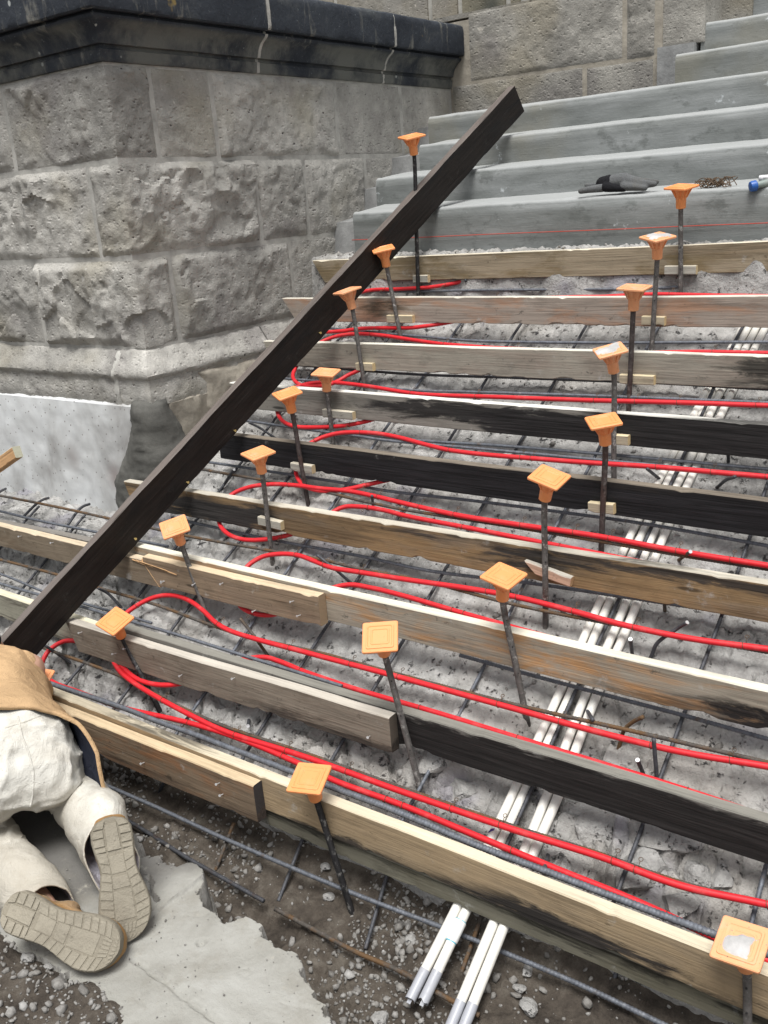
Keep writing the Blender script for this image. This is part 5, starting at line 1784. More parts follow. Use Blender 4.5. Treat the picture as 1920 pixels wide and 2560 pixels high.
trench = [
    ([(160, 1915), (240, 1952), (400, 2022), (560, 2096), (900, 2240), (1130, 2328), (1260, 2381), (1450, 2462), (1660, 2562)], -0.272, 0.0066, REBAR, 'blue grey bar running along the trench in front of the lowest board'),
    ([(300, 2040), (370, 2082), (460, 2140), (560, 2197), (660, 2253)], -0.322, 0.0066, REBAR_DARK, 'dark bar half buried in the trench beside the boot'),
    ([(688, 2272), (780, 2322), (890, 2380), (1000, 2428), (1090, 2480), (1200, 2540)], -0.322, 0.0066, REBAR_RUST, 'rusty bar half buried along the edge of the broken slab'),
]
for pts, z_, rad, mt, lab in trench:
    P = np.array([onZ(*p, z_) for p in pts])
    if lab.startswith('blue'):
        P = np.vstack([P, P[-1] + unit(P[-1] - P[-2]) * 0.5])
    tag(link('rebar', rebar_mesh('rebar', P, rad, mt)), lab, 'rebar', 'bars in the trench')
slant = [
    ((696, 2253), (756, 2099), 'slanting bar in the trench, left of the leaning front stake'),
    ((913, 2373), (967, 2190), 'slanting bar in the trench, right of the leaning front stake'),
    ((539, 2175), (580, 2070), 'slanting rusty bar in the trench below the brown splice plank'),
    ((1138, 2475), (1203, 2292), 'slanting rusty bar in the trench between the two conduit pairs'),
    ((1371, 2380), (1368, 2280), 'upright bar in the trench right of the conduits'),
    ((385, 2010), (412, 1950), 'slanting bar in the trench nearest the jacket'),
    ((1500, 2545), (1545, 2420), 'slanting bar in the trench at the lower right'),
]
for a, b, lab in slant:
    pa = onZ(*a, -0.35)
    pb = onZ(*b, -0.262)
    tag(link('rebar', rebar_mesh('rebar', np.array([pa, pb + (pb - pa) * 0.15]), 0.0058, REBAR_RUST if 'rusty' in lab else REBAR_DARK)), lab, 'rebar', 'slanting bars in the trench')

# dowels and bent bars sticking out of the old concrete
dow = [
    ([(1718, 1556), (1692, 1572), (1643, 1608), (1631, 1634)], 'curved bar bent over at the right, above the orange grey board'),
    ([(1576, 1598), (1580, 1630)], 'upright cut dowel left of the curved bar, behind the orange grey board'),
    ([(1608, 1792), (1582, 1805), (1560, 1826), (1551, 1856)], 'rusty hooked bar passing over the right red tube'),
    ([(1634, 1846), (1642, 1942)], 'straight dowel under the right red tube, behind the black plank'),
    ([(1594, 1900), (1608, 1934)], 'short cut dowel leaning behind the black plank'),
    ([(1726, 1379), (1700, 1398)], 'stub crossing the red tube behind the brown board'),
    ([(1618, 1172), (1652, 1200)], 'dark bent stub behind the wholly black board, left of the conduits'),
    ([(1838, 1192), (1815, 1200), (1798, 1214)], 'dark bent stub behind the wholly black board, right of the conduits'),
    ([(1820, 1125), (1821, 1152)], 'dark stub hanging under the black end of the white topped board'),
    ([(1661, 1495), (1662, 1524)], 'dark stub under the brown board, right of the conduits'),
    ([(585, 1174), (572, 1192), (556, 1218)], 'hooked dark bar beside the charred plank, above the half black board'),
    ([(622, 1056), (650, 1070), (680, 1090)], 'smooth dark bar slanting to the top of the wholly black board'),
    ([(792, 1387), (840, 1425), (876, 1456)], 'thin slanting bar touching the arch of the red tube'),
    ([(600, 1546), (635, 1590), (668, 1637)], 'slanting brown bar under the long red tube, above the grey splice'),
    ([(246, 1471), (270, 1484), (299, 1514)], 'dark curved bar beside the pale capped leaning stake'),
    ([(113, 1614), (140, 1632), (176, 1657)], 'dark curved bar inside the lowest red loop'),
    ([(60, 1290), (92, 1259), (108, 1249), (121, 1245)], 'left hooked bar bedded in the white rendered base'),
    ([(169, 1314), (190, 1283), (206, 1267), (224, 1260)], 'right hooked bar bedded in the white rendered base'),
    ([(-14, 1240), (2, 1228), (14, 1222)], 'hooked bar at the left edge of the white rendered base'),
    ([(1360, 2178), (1369, 2142)], 'cut upright dowel behind the long tan board beside the conduits'),
    ([(1482, 1800), (1468, 1776)], 'short slanting dowel right of the conduits, behind the black plank'),
    ([(1164, 700), (1170, 722)], 'dark stub hanging under the middle of the topmost board'),
    ([(930, 1240), (932, 1258)], 'short dowel above the red tube of the half black board'),
    ([(620, 1815), (622, 1800)], 'cut dowel end shining beside the upper red tube'),
]
for k, (pts, lab) in enumerate(dow):
    n = len(pts)
    hooked = 'bedded' in lab or 'edge of the white' in lab
    offs = np.linspace(-0.10, -0.215, n) if not hooked else np.linspace(-0.20, -0.15, n)
    if hooked:
        P = np.array([onY(*p, yy) for p, yy in zip(pts, np.linspace(0.80, 0.955, n))])
    elif 'under' in lab and n == 2 and 'tube' not in lab:
        P = np.array([onS(*pts[0], -0.12), onS(*pts[1], -0.215)])
    else:
        P = np.array([onS(*p, o_) for p, o_ in zip(pts, offs)])
    mt = REBAR_RUST if ('rusty' in lab or 'brown' in lab) else REBAR_DARK
    t = thing('dowel_bar', lab, 'dowel', P[-1], 'dowel bars sticking out of the old concrete')
    if not hooked:
        P = np.vstack([P, P[-1] + unit(P[-1] - P[-2]) * 0.03])
    link('bar', tube_mesh('bar', catmull(P, 0.008), 0.0058 if not hooked else 0.0066, mt, 10), t)
    if 'cut' in lab or 'stub crossing' in lab or 'curved bar bent' in lab or 'hooked dark' in lab:
        d = unit(P[0] - P[1])
        mb = MB()
        mb.rings([list(r_) for r_ in tube_rings(np.array([P[0] - d * 0.001, P[0] + d * 0.0012]), 0.0059, 10)])
        link('cut_end', mb.mesh('cut_end', BRIGHT), t)

# ------------------------------------------------------------------ red heating tubes
RT_ = 0.0092
TO = -0.146
tubes = [
    ([(1900, 2392), (1750, 2326), (1640, 2275), (1560, 2240), (1400, 2176), (1200, 2094), (1000, 2012), (840, 1953), (740, 1906), (600, 1848), (480, 1810), (300, 1768), (200, 1732), (135, 1708), (108, 1686), (106, 1660), (124, 1628), (158, 1607), (195, 1606), (235, 1612),
      (268, 1632), (300, 1682), (335, 1712), (400, 1752), (480, 1795), (560, 1833), (760, 1897), (1000, 1984), (1290, 2084), (1500, 2150), (1700, 2222), (1900, 2266)],
     'red tube looping round the hidden cap between the two lowest boards', 0.0),
    ([(1900, 2038), (1750, 1987), (1600, 1939), (1450, 1893), (1330, 1857), (1250, 1832), (1100, 1786), (900, 1728), (800, 1694), (760, 1680), (700, 1655), (660, 1644), (600, 1652), (540, 1680), (478, 1703), (430, 1713), (380, 1711), (335, 1694), (300, 1660), (280, 1625), (290, 1570), (312, 1540), (340, 1519), (372, 1502), (405, 1493), (440, 1494), (475, 1507), (510, 1533), (540, 1562), (575, 1582), (650, 1606), (740, 1630), (960, 1690), (1290, 1782), (1500, 1840), (1700, 1888), (1900, 1922)],
     'red tube weaving under the second lowest board with an arch beside its stake', 0.0),
    ([(1900, 1736), (1780, 1702), (1700, 1680), (1560, 1648), (1440, 1614), (1200, 1546), (1000, 1487), (930, 1470), (870, 1462), (810, 1478), (745, 1514), (690, 1536), (645, 1537), (605, 1520), (592, 1495), (600, 1450), (620, 1418), (655, 1396), (700, 1389), (745, 1393), (790, 1410), (830, 1425), (900, 1436), (1000, 1452), (1150, 1474), (1290, 1500), (1440, 1538), (1560, 1570), (1740, 1605), (1900, 1627)],
     'red tube weaving under the orange grey board near its splice plank', 0.0),
    ([(1900, 1462), (1700, 1424), (1500, 1385), (1300, 1346), (1150, 1316), (1010, 1288), (960, 1275), (900, 1266), (855, 1268), (800, 1300), (740, 1330), (665, 1347), (605, 1348), (565, 1332), (547, 1302), (556, 1262), (585, 1236), (625, 1221), (680, 1215), (740, 1218), (800, 1226), (870, 1233), (930, 1245), (1000, 1262), (1150, 1296), (1300, 1320), (1520, 1353), (1700, 1386), (1900, 1419)],
     'red tube weaving under the half black board beside its left stake', 0.0),
    ([(1010, 1190), (935, 1207), (860, 1223), (800, 1226), (760, 1214), (742, 1190), (741, 1160), (765, 1118), (800, 1097), (850, 1083), (900, 1081), (950, 1085), (1000, 1095), (1060, 1112), (1130, 1129), (1250, 1145), (1400, 1158), (1600, 1172), (1900, 1199)],
     'red tube weaving under the wholly black board at its left', 0.0),
    ([(960, 1035), (925, 1050), (860, 1064), (790, 1069), (735, 1066), (704, 1050), (693, 1020), (710, 985), (750, 965), (790, 957), (840, 957), (920, 966), (1040, 985), (1180, 995), (1284, 1000), (1450, 1006), (1700, 1014), (1900, 1020)],
     'red tube weaving under the white topped board at its left', 0.0),
    ([(920, 915), (895, 927), (870, 938), (850, 950), (820, 962), (770, 966), (742, 957), (732, 940), (738, 922), (760, 890), (800, 858), (840, 842), (890, 835), (950, 838), (1030, 850), (1150, 866), (1400, 884), (1600, 890), (1750, 888), (1900, 891)],
     'red tube weaving under the plain grey board beside the charred plank', 0.0),
    ([(1230, 690), (1185, 697), (1130, 709), (1080, 717), (1000, 723), (920, 726), (860, 745), (800, 780), (775, 815), (790, 833), (850, 832), (900, 826), (980, 824), (1040, 824), (1100, 816), (1150, 806), (1200, 795)],
     'red tube curling up under the two topmost boards', 0.0),
    ([(1120, 746), (1380, 745), (1500, 743), (1600, 741), (1700, 743), (1900, 747)], 'thin strip of red tube behind the right of the pinkish grey board', 0.0),
]
tie_at = [[(1015, 2010), (720, 1880), (1250, 2070), (1585, 2178), (300, 1770)], [(880, 1665), (1400, 1812), (755, 1672), (1820, 1905)], [(1290, 1500), (1580, 1580), (1165, 1530), (808, 1418)], [(1520, 1352), (1305, 1318), (1050, 1275), (1820, 1402)], [(1780, 1188), (1300, 1147), (780, 1095)], [(1590, 1006), (1190, 992), (1890, 1018)], [], [], []]


def tie_mesh(c, u, v, n, r0):
    """a twist of wire round tube and bar, with a small ring at the end"""
    th = np.linspace(0, 2 * math.pi * 1.1, 16)
    P = [c + (v * math.cos(t) + n * math.sin(t)) * r0 + u * 0.0015 * t for t in th]
    P += [P[-1] + v * 0.006 + n * 0.004, P[-1] + v * 0.012 + n * 0.004]
    q = P[-1]
    P += [q + (v * (1 - math.cos(t)) + u * math.sin(t)) * 0.0055 for t in np.linspace(0, 2 * math.pi, 9)[1:]]
    return tube_mesh('wire_tie', np.array(P), 0.0010, WIRE, 5)


for i, (pts, lab, ext) in enumerate(tubes):
    P = np.array([onS(*p, TO) for p in pts])
    d = unit(P[-1] - P[-2])
    if pts[0][0] >= 1880:
        P = np.vstack([P[0] + unit(P[0] - P[1]) * 0.4, P])
    if pts[-1][0] >= 1880:
        P = np.vstack([P, P[-1] + d * 0.4])
    t = thing('heating_tube', lab, 'tube', P[len(P) // 2], 'red heating tubes')
    path = catmull(P, 0.014)
    # where the tube crosses itself the strand that follows rides slightly higher
    s = np.linspace(0, 1, len(path))
    path[:, 2] += 0.010 * sstep(s, 0.42, 0.58) + 0.003 * fbm(np.stack([s * 9, s * 0 + i, s * 0], -1), 2, 720)
    link('tube', tube_mesh('tube', path, RT_, RED, 16), t)
    lng = np.r_[0, np.cumsum(np.linalg.norm(np.diff(path, axis=0), axis=1))]
    for k in range(int(lng[-1] / 0.42)):                      # ties to the mesh every 40 cm or so
        j = int(np.argmin(np.abs(lng - (0.2 + 0.42 * k + 0.05 * math.sin(3.1 * k + i)))))
        j = min(max(j, 1), len(path) - 2)
        u = unit(path[j + 1] - path[j - 1])
        n_ = np.array([0, -0.49, 0.87])
        v = unit(np.cross(n_, u))
        link('wire_tie', tie_mesh(path[j], u, v, np.cross(u, v), RT_ + 0.0016), t)
    for (px, py) in tie_at[i]:
        q = onS(px, py, TO)
        k = int(np.argmin(np.linalg.norm(path - q, axis=1)))
        u = unit(path[min(k + 1, len(path) - 1)] - path[k - 1])
        n_ = np.array([0, -0.49, 0.87])
        v = unit(np.cross(n_, u))
        link('wire_tie', tie_mesh(path[k], u, v, np.cross(u, v), RT_ + 0.0018), t)

# ------------------------------------------------------------------ string line, glove, wire bundle, tool, offcut
P = np.array([onY(*p, 9 * RUN + SY - 0.012) for p in [(880, 600), (1035, 594), (1260, 584), (1520, 574), (1700, 566), (1900, 558)]])
P = np.vstack([P, P[-1] + unit(P[-1] - P[-2]) * 0.6])
tag(link('string_line', tube_mesh('string_line', catmull(P, 0.05), 0.0020, plastic_mat('red_string', (0.45, 0.05, 0.03), 0.8, 0.2), 6)), 'thin red string line stretched in front of the lowest cement step', 'string')

TY, TZ = 9 * RUN + SY, 9 * RISE + SZ
GLOVE = cloth_mat('grey_glove_rubber', (0.12, 0.124, 0.126), (0.10, 0.09, 0.07), 0.5)
GLOVE_B = cloth_mat('black_glove_knit', (0.016, 0.016, 0.018), (0.05, 0.05, 0.05), 0.2)


def blob(name, caps_, mat, parent, vox=0.006, smooth_it=6, disp=0.0):
    """one continuous skin round tapered limbs: [(p, r, q, s)...]"""
    mb = MB()
    V0, F0 = ico(2)
    for p, ra, q, rb_ in caps_:
        p, q = np.asarray(p, float), np.asarray(q, float)
        n = max(2, int(np.linalg.norm(q - p) / (0.35 * min(ra, rb_)) + 1))
        n = min(n, 24)
        for k in range(n):
            s = k / (n - 1)
            c_ = p + (q - p) * s
            rr = ra + (rb_ - ra) * s
            mb.add(V0 * rr + c_, F0)
    me = mb.mesh(name, mat)
    o = link(name, me, parent)
    md = o.modifiers.new('remesh', 'REMESH')
    md.mode = 'VOXEL'
    md.voxel_size = vox
    md.use_smooth_shade = True
    sm = o.modifiers.new('smooth', 'SMOOTH')
    sm.iterations = smooth_it
    sm.factor = 0.5
    return o


def tp(px, py, dy=0.03, dz=0.0):
    q = onY(px, py, TY + dy)
    return np.array([q[0], q[1], max(q[2], TZ + 0.012) + dz])


gl = thing('work_glove', 'grey rubber work glove with black knit cuff lying folded on the cement step', 'glove', tp(1500, 470))
blob('palm', [(tp(1522, 458, 0.06), 0.034, tp(1560, 452, 0.06), 0.036), (tp(1560, 452, 0.06), 0.034, tp(1600, 458, 0.05), 0.024), (tp(1600, 460, 0.045), 0.022, tp(1636, 460, 0.04), 0.013),
              (tp(1560, 466, 0.03), 0.020, tp(1612, 470, 0.025), 0.013), (tp(1575, 452, 0.09), 0.017, tp(1642, 455, 0.09), 0.011), (tp(1560, 448, 0.11), 0.016, tp(1622, 452, 0.12), 0.011)], GLOVE, gl, 0.004, 4)
blob('cuff', [(tp(1508, 460, 0.06), 0.034, tp(1524, 458, 0.06), 0.037), (tp(1515, 468, 0.03), 0.022, tp(1560, 472, 0.025), 0.014)], GLOVE_B, gl, 0.004, 3)
blob('fingers', [(tp(1505, 470, 0.03), 0.019, tp(1470, 474, 0.02), 0.016), (tp(1470, 474, 0.02), 0.016, tp(1452, 478, 0.012), 0.013), (tp(1508, 462, 0.07), 0.013, tp(1466, 464, 0.07), 0.010)], GLOVE, gl, 0.004, 4)
r = np.random.default_rng(5)
wb = MB()
for k in range(26):
    c_ = tp(1762 + r.uniform(0, 55), 458, 0.05 + r.uniform(-0.03, 0.05))
    L_ = r.uniform(0.05, 0.13)
    th = r.uniform(-0.45, 0.45)
    pts = [c_ + np.array([math.cos(th) * s * L_, math.sin(th) * s * L_, 0.006 + r.uniform(0, 0.022) + 0.010 * math.sin(s * 5 + k)]) for s in np.linspace(-0.5, 0.5, 6)]
    for p_ in pts:
        p_[2] = max(p_[2] * 0 + TZ + 0.002 + r.uniform(0, 0.042), TZ + 0.004)
    R = tube_rings(catmull(pts, 0.012), 0.0019, 5)
    wb.rings([list(x_) for x_ in R])
tag(link('wire_bundle', wb.mesh('wire_bundle', WIRE, smooth=60)), 'tangled bundle of rusty tie wire on the cement step right of the glove', 'wire')
tl = thing('hand_tool', 'tool with a round blue end and silver ring at the right of the step', 'tool', tp(1885, 470))
BLUE = plastic_mat('blue_plastic', (0.02, 0.10, 0.36), 0.4, 0.15)
e0 = onY(1880, 466, TY - 0.02)
dirv = unit(np.array([0.75, 0.62, 0.14]))
mb = MB()
mb.rings([list(x_) for x_ in tube_rings(np.array([e0 + dirv * s for s in (-0.010, -0.007, 0.0, 0.016, 0.019)]), np.array([0.012, 0.019, 0.021, 0.021, 0.017]), 18)])
link('blue_end', mb.mesh('blue_end', BLUE, smooth=40), tl)
mb = MB()
mb.rings([list(x_) for x_ in tube_rings(np.array([e0 + dirv * s for s in (0.018, 0.05, 0.15, 0.30)]), np.array([0.013, 0.015, 0.014, 0.012]), 14)])
link('handle', mb.mesh('handle', plastic_mat('grey_green_handle', (0.20, 0.24, 0.22), 0.5, 0.3), smooth=40), tl)
mb = MB()
c0 = onY(1912, 445, TY + 0.03)
mb.rings([list(x_) for x_ in tube_rings(np.array([c0 + np.array([s, 0, 0]) for s in (-0.022, -0.02, 0.05, 0.06)]), np.array([0.010, 0.0125, 0.0125, 0.008]), 16)])
link('silver_ring', mb.mesh('silver_ring', BRIGHT, smooth=40), tl)

OFF = wood_mat('pale_offcut', (0.50, 0.30, 0.15), (0.52, 0.50, 0.38), end=(0.40, 0.39, 0.30))
pa, pb = onY(-60, 1182, 0.70), onY(30, 1117, 0.70)
tag(plank('timber_offcut', pa, pb, 0.055, 0.04, OFF, seed=51, up=(-0.4, 0.1, 0.8)), 'pale timber end poking in at the left edge before the white rendered base', 'timber')


# ------------------------------------------------------------------ kneeling worker, seen from behind at the left edge
FW, RG = np.array([-0.905, 0.425, 0.0]), np.array([0.425, 0.905, 0.0])
HC = np.array([-2.440, -0.425, 0.135])
KNEE = 0.235                     # drop from the hip centre to the knees


def bp(a, b, c):
    """body frame: a forward, b to the worker's right, c up, from the hip centre"""
    return HC + FW * a + RG * b + np.array([0, 0, c])


def boot_frame(heel, toe, roll):
    heel, toe = np.array(heel, float), np.array(toe, float)
    u = unit(toe - heel)
    n_ = CAM - (heel + toe) / 2 + np.array(roll)
    n_ = unit(n_ - u * (n_ @ u))
    return heel, toe, u, n_, np.cross(n_, u)


BOOTS = [((-1.915, -0.474, 0.098), (-1.800, -0.560, -0.140), (0.0, 0.0, -0.3), 1), ((-2.020, -0.735, -0.030), (-1.757, -0.638, -0.105), (0.0, 0.0, -0.5), -1)]
ANK = []
for h_, t_, r_, s_ in BOOTS:
    h_, t_, u_, n_, w_ = boot_frame(h_, t_, r_)
    ANK.append(h_ + u_ * 0.055 - n_ * 0.15)


SKIN = plastic_mat('skin', (0.45, 0.27, 0.19), 0.55, 0.1, (0.35, 0.2, 0.15))
TROUSER = cloth_mat('off_white_work_cloth', (0.66, 0.645, 0.59), (0.36, 0.325, 0.265), 0.6, lowdirt=0.03)
LINING = cloth_mat('lilac_inner_cloth', (0.56, 0.54, 0.60), (0.36, 0.33, 0.33), 0.4)
JACKET = cloth_mat('tan_duck_canvas', (0.50, 0.335, 0.185), (0.33, 0.22, 0.125), 0.55)
NAVY = cloth_mat('navy_quilt_lining', (0.022, 0.026, 0.042), (0.05, 0.05, 0.06), 0.3)
HAIR = cloth_mat('dark_knit_cap', (0.03, 0.03, 0.035), (0.06, 0.06, 0.06), 0.3)
SOLE = cloth_mat('dusty_beige_rubber', (0.285, 0.258, 0.205), (0.20, 0.178, 0.14), 0.8)
SOLE_GAP = cloth_mat('dirty_sole_recess', (0.25, 0.225, 0.177), (0.17, 0.15, 0.118), 0.6)
LEATHER = cloth_mat('tan_boot_leather', (0.34, 0.20, 0.085), (0.36, 0.31, 0.24), 0.6)

limbs = [(bp(-.02, -.07, 0), .095, bp(-.02, .07, 0), .095), (bp(0, 0, .0), .10, bp(.30, 0, .01), .105), (bp(.30, 0, .01), .11, bp(.50, 0, .02), .11), (bp(.46, -.13, .02), .065, bp(.46, .13, .02), .065),
         (bp(.5, 0, .03), .065, bp(.66, 0, .05), .052), (bp(.70, 0, .06), .085, bp(.76, 0, .02), .08), (bp(.79, 0, -.03), .055, bp(.80, 0, -.06), .045), (bp(.84, 0, -.01), .016, bp(.855, 0, -.025), .013)]
for s_ in (-1, 1):
    limbs += [(bp(.48, .12 * s_, .02), .052, bp(.58, .16 * s_, -.13), .043), (bp(.58, .16 * s_, -.13), .040, bp(.74, .17 * s_, -.262), .028), (bp(.73, .08 * s_, .03), .014, bp(.74, .085 * s_, .01), .016)]
    w0 = bp(.74, .17 * s_, -.272)
    limbs += [(w0, .026, w0 + FW * .075 + np.array([0, 0, -.008]), .024), (w0 + FW * .03 - RG * .02 * s_, .020, w0 + FW * .07 - RG * .022 * s_ + np.array([0, 0, -.008]), .018)]
    for j, (bo, ln) in enumerate([(.024, .058), (.008, .072), (-.009, .078), (-.026, .070)]):
        k0 = w0 + FW * .08 + RG * bo * s_ + np.array([0, 0, -.008])
        k1 = k0 + FW * ln * .55 + np.array([0, 0, .004])
        limbs += [(k0, .0105, k1, .0098), (k1, .0098, k1 + FW * ln * .5 + np.array([0, 0, -.012]), .0082)]
    th0 = w0 + FW * .02 - RG * .028 * s_
    limbs += [(th0, .0125, th0 + FW * .035 - RG * .026 * s_, .011), (th0 + FW * .035 - RG * .026 * s_, .011, th0 + FW * .062 - RG * .030 * s_ + np.array([0, 0, -.008]), .009)]
    limbs += [(bp(-.01, .08 * s_, -.01), .075, bp(.16, .14 * s_, -KNEE), .05)]
limbs += [(bp(.16, .14, -KNEE), .045, ANK[0], .034), (bp(.16, -.14, -KNEE), .045, ANK[1], .034)]
person = blob('person', limbs, SKIN, None, 0.007, 6)
tag(person, 'worker kneeling on hands and knees in tan jacket, dusty white trousers and lug soled boots', 'person')

KR, KL = bp(.15, .15, -KNEE), bp(.15, -.15, -KNEE)
tr = blob('trousers', [
    (bp(-.03, -.070, .0), .118, bp(-.03, .070, .0), .118), (bp(-.01, -.05, .035), .100, bp(-.01, .05, .035), .100), (bp(.12, -.05, .03), .095, bp(.12, .05, .03), .095),
    (bp(-.075, .075, -.05), .112, bp(-.075, -.075, -.05), .112), (bp(-.085, .085, -.085), .098, bp(-.02, .10, -.12), .10), (bp(-.085, -.085, -.085), .098, bp(-.02, -.10, -.12), .10),
    (bp(-.050, .070, -.02), .112, bp(-.02, .11, -.12), .112), (bp(-.02, .11, -.12), .112, KR + np.array([0, 0, .01]), .085),
    (bp(-.050, -.070, -.02), .112, bp(-.02, -.11, -.12), .112), (bp(-.02, -.11, -.12), .112, KL + np.array([0, 0, .01]), .085),
    (KR, .078, KR * .45 + ANK[0] * .55, .078), (KL, .078, KL * .5 + ANK[1] * .5, .072)], TROUSER, person, 0.006, 8)


def crease(o, amp, f=(5, 5, 8), seed=0, extra=None):
    """turn the modifier result into the mesh and press sharp folds into it"""
    bpy.context.view_layer.update()
    dg = bpy.context.evaluated_depsgraph_get()
    me = bpy.data.meshes.new_from_object(o.evaluated_get(dg))
    o.modifiers.clear()
    o.data = me
    n = len(me.vertices)
    co = np.empty(n * 3, np.float32)
    me.vertices.foreach_get('co', co)
    no = np.empty(n * 3, np.float32)
    me.vertex_normals.foreach_get('vector', no)
    co, no = co.reshape(-1, 3).astype(float), no.reshape(-1, 3)
    Q = co * np.array(f)
    Q = Q + 0.6 * np.stack([vnoise(co * 7 + 3 * k, seed + k) for k in range(3)], -1)
    rdg = 1 - np.abs(fbm(Q, 2, seed + 5))
    h = amp * (rdg ** 6 - 0.35) + 0.35 * amp * fbm(co * 22, 3, seed + 9)
    if extra is not None:
        h = h * extra(co)
    me.vertices.foreach_set('co', (co + no * h[:, None]).astype(np.float32).ravel())
    me.polygons.foreach_set('use_smooth', [True] * len(me.polygons))
    me.update()


crease(tr, 0.013, (4.5, 4.5, 9), 860, lambda c: 0.60 + 0.8 * sstep(c[:, 2], 0.16, 0.02))


def shell(name, rings, mats, parent, thick, closed=True, fold=0.006, seed=0, inner=True, flip=False):
    """cloth tube or sheet lofted through rings of points, thickened, with its lining on the inside"""
    R = np.array(rings, float)
    n, m_ = R.shape[:2]
    # refine along the loft
    fine = np.stack([catmull_fixed(R[:, j], 8) for j in range(m_)], 1)
    fine = fine + fold * np.stack([fbm(fine * 9 + 7 * k + seed, 3, 800 + seed + k) for k in range(3)], -1)
    V = fine.reshape(-1, 3)
    F = grid_faces(len(fine), m_, 0, closed)
    if flip:
        F = F[:, ::-1]
    me = mesh_np(name, V, F, mats, smooth=True)
    o = link(name, me, parent)
    so = o.modifiers.new('thickness', 'SOLIDIFY')
    so.thickness = thick
    so.offset = -1 if inner else 1
    so.material_offset = 1
    so.material_offset_rim = 0
    return o


def catmull_fixed(P, k):
    P = np.asarray(P, float)
    Q = np.vstack([2 * P[0] - P[1], P, 2 * P[-1] - P[-2]])
    out = []
    for i in range(1, len(Q) - 2):
        p0, p1, p2, p3 = Q[i - 1], Q[i], Q[i + 1], Q[i + 2]
        for t in np.linspace(0, 1, k, endpoint=False):
            out.append(0.5 * (2 * p1 + (p2 - p0) * t + (2 * p0 - 5 * p1 + 4 * p2 - p3) * t ** 2 + (3 * p1 - p0 - 3 * p2 + p3) * t ** 3))
    out.append(P[-1])
    return np.array(out)


def leg_rings(kn, an, spec):
    """rings across the shin; (s along knee to ankle, half width, half height, drop, sideways, slant)"""
    d = unit(an - kn)
    h = unit(np.cross(d, [0, 0, 1.0]))                       # to the right when looking from knee to foot
    out = []
    for s, rw, rh, dr, sd, sl in spec:
        c = kn + (an - kn) * s + np.array([0, 0, -dr]) + h * sd
        out.append([c + h * rw * math.cos(t) + np.array([0, 0, 1]) * rh * math.sin(t) - d * sl * math.sin(t) for t in np.linspace(0, 2 * math.pi, 32, endpoint=False)])
    return out


shell('trouser_cuff', leg_rings(KR, ANK[0], [(.25, .076, .074, 0, 0, 0), (.45, .084, .082, 0, 0, 0), (.62, .086, .088, .004, 0, .0), (.80, .080, .094, .014, .006, .02), (.95, .072, .098, .035, .012, .04), (1.04, .068, .100, .048, .016, .055)]),
      [TROUSER, LINING], tr, 0.004, True, 0.016, 3, flip=True)
shell('trouser_cuff', leg_rings(KL, ANK[1], [(.25, .072, .070, 0, 0, 0), (.5, .080, .076, 0, 0, 0), (.72, .082, .08, .0, 0, .01), (.90, .078, .08, .004, 0, .02), (1.0, .074, .078, .006, 0, .03)]),
      [TROUSER, LINING], tr, 0.004, True, 0.015, 5, flip=True)


def jk(spec, th0=-118, th1=118, n=41):
    out = []
    for a_top, a_bot, hb, top, botl, botr in spec:
        ring = []
        for t in np.linspace(math.radians(th0), math.radians(th1), n):
            s = abs(math.sin(t / 2))
            c = top - (top + 0.02) * (1 - math.cos(t)) / 1.0 if abs(t) < math.pi / 2 else None
            if c is None:
                k = (abs(t) - math.pi / 2) / (math.radians(th1) - math.pi / 2)
                bot = botr if t > 0 else botl
                c = -0.02 + (bot + 0.02) * k
                b = math.copysign(hb * (1 - 0.10 * k), t)
            else:
                b = hb * math.copysign(abs(math.sin(t)) ** 0.85, t)
            k2 = min(1.0, abs(t) / math.radians(th1))
            ring.append(bp(a_top + (a_bot - a_top) * k2 ** 1.5, b, c))
        out.append(ring)
    return out


jacket = shell('jacket', jk([(-.035, -.235, .228, .150, -.22, -.275), (.0, -.17, .220, .152, -.22, -.27), (.06, -.05, .196, .148, -.21, -.24), (.15, .09, .168, .138, -.20, -.20), (.28, .25, .170, .142, -.18, -.18), (.42, .40, .186, .142, -.15, -.15), (.55, .53, .165, .118, -.10, -.10), (.63, .62, .095, .085, -.05, -.05)]),
               [JACKET, NAVY], person, 0.012, False, 0.020, 9)
for s_ in (-1, 1):
    blob('sleeve', [(bp(.46, .110 * s_, .03), .072, bp(.57, .160 * s_, -.12), .058), (bp(.57, .160 * s_, -.12), .056, bp(.72, .172 * s_, -.245), .044)], JACKET, jacket, 0.008, 5)
blob('knit_cap', [(bp(.70, 0, .07), .092, bp(.74, 0, .045), .09)], HAIR, person, 0.008, 4)

# seams and patch pocket sewn on the seat, laid on the cloth itself
bpy.context.view_layer.update()
dg_ = bpy.context.evaluated_depsgraph_get()
tre = tr.evaluated_get(dg_)
from mathutils.bvhtree import BVHTree
tbv = BVHTree.FromObject(tre, dg_)


def on_cloth(px, py, lift=0.003):
    d = ray(px, py)
    hit = tbv.ray_cast(Vector(CAM), Vector(unit(d)))
    if hit[0] is None:
        return None
    return np.array(hit[0]) + np.array(hit[1]) * lift


def sewn(name, pts, rad, mat, lift=0.001):
    P = []
    for a_, b_ in zip(pts[:-1], pts[1:]):
        for k in range(8):
            q = on_cloth(a_[0] + (b_[0] - a_[0]) * k / 8, a_[1] + (b_[1] - a_[1]) * k / 8, lift)
            if q is not None:
                P.append(q)
    if len(P) > 3:
        link(name, tube_mesh(name, catmull(P, 0.006), rad, mat, 6), tr)


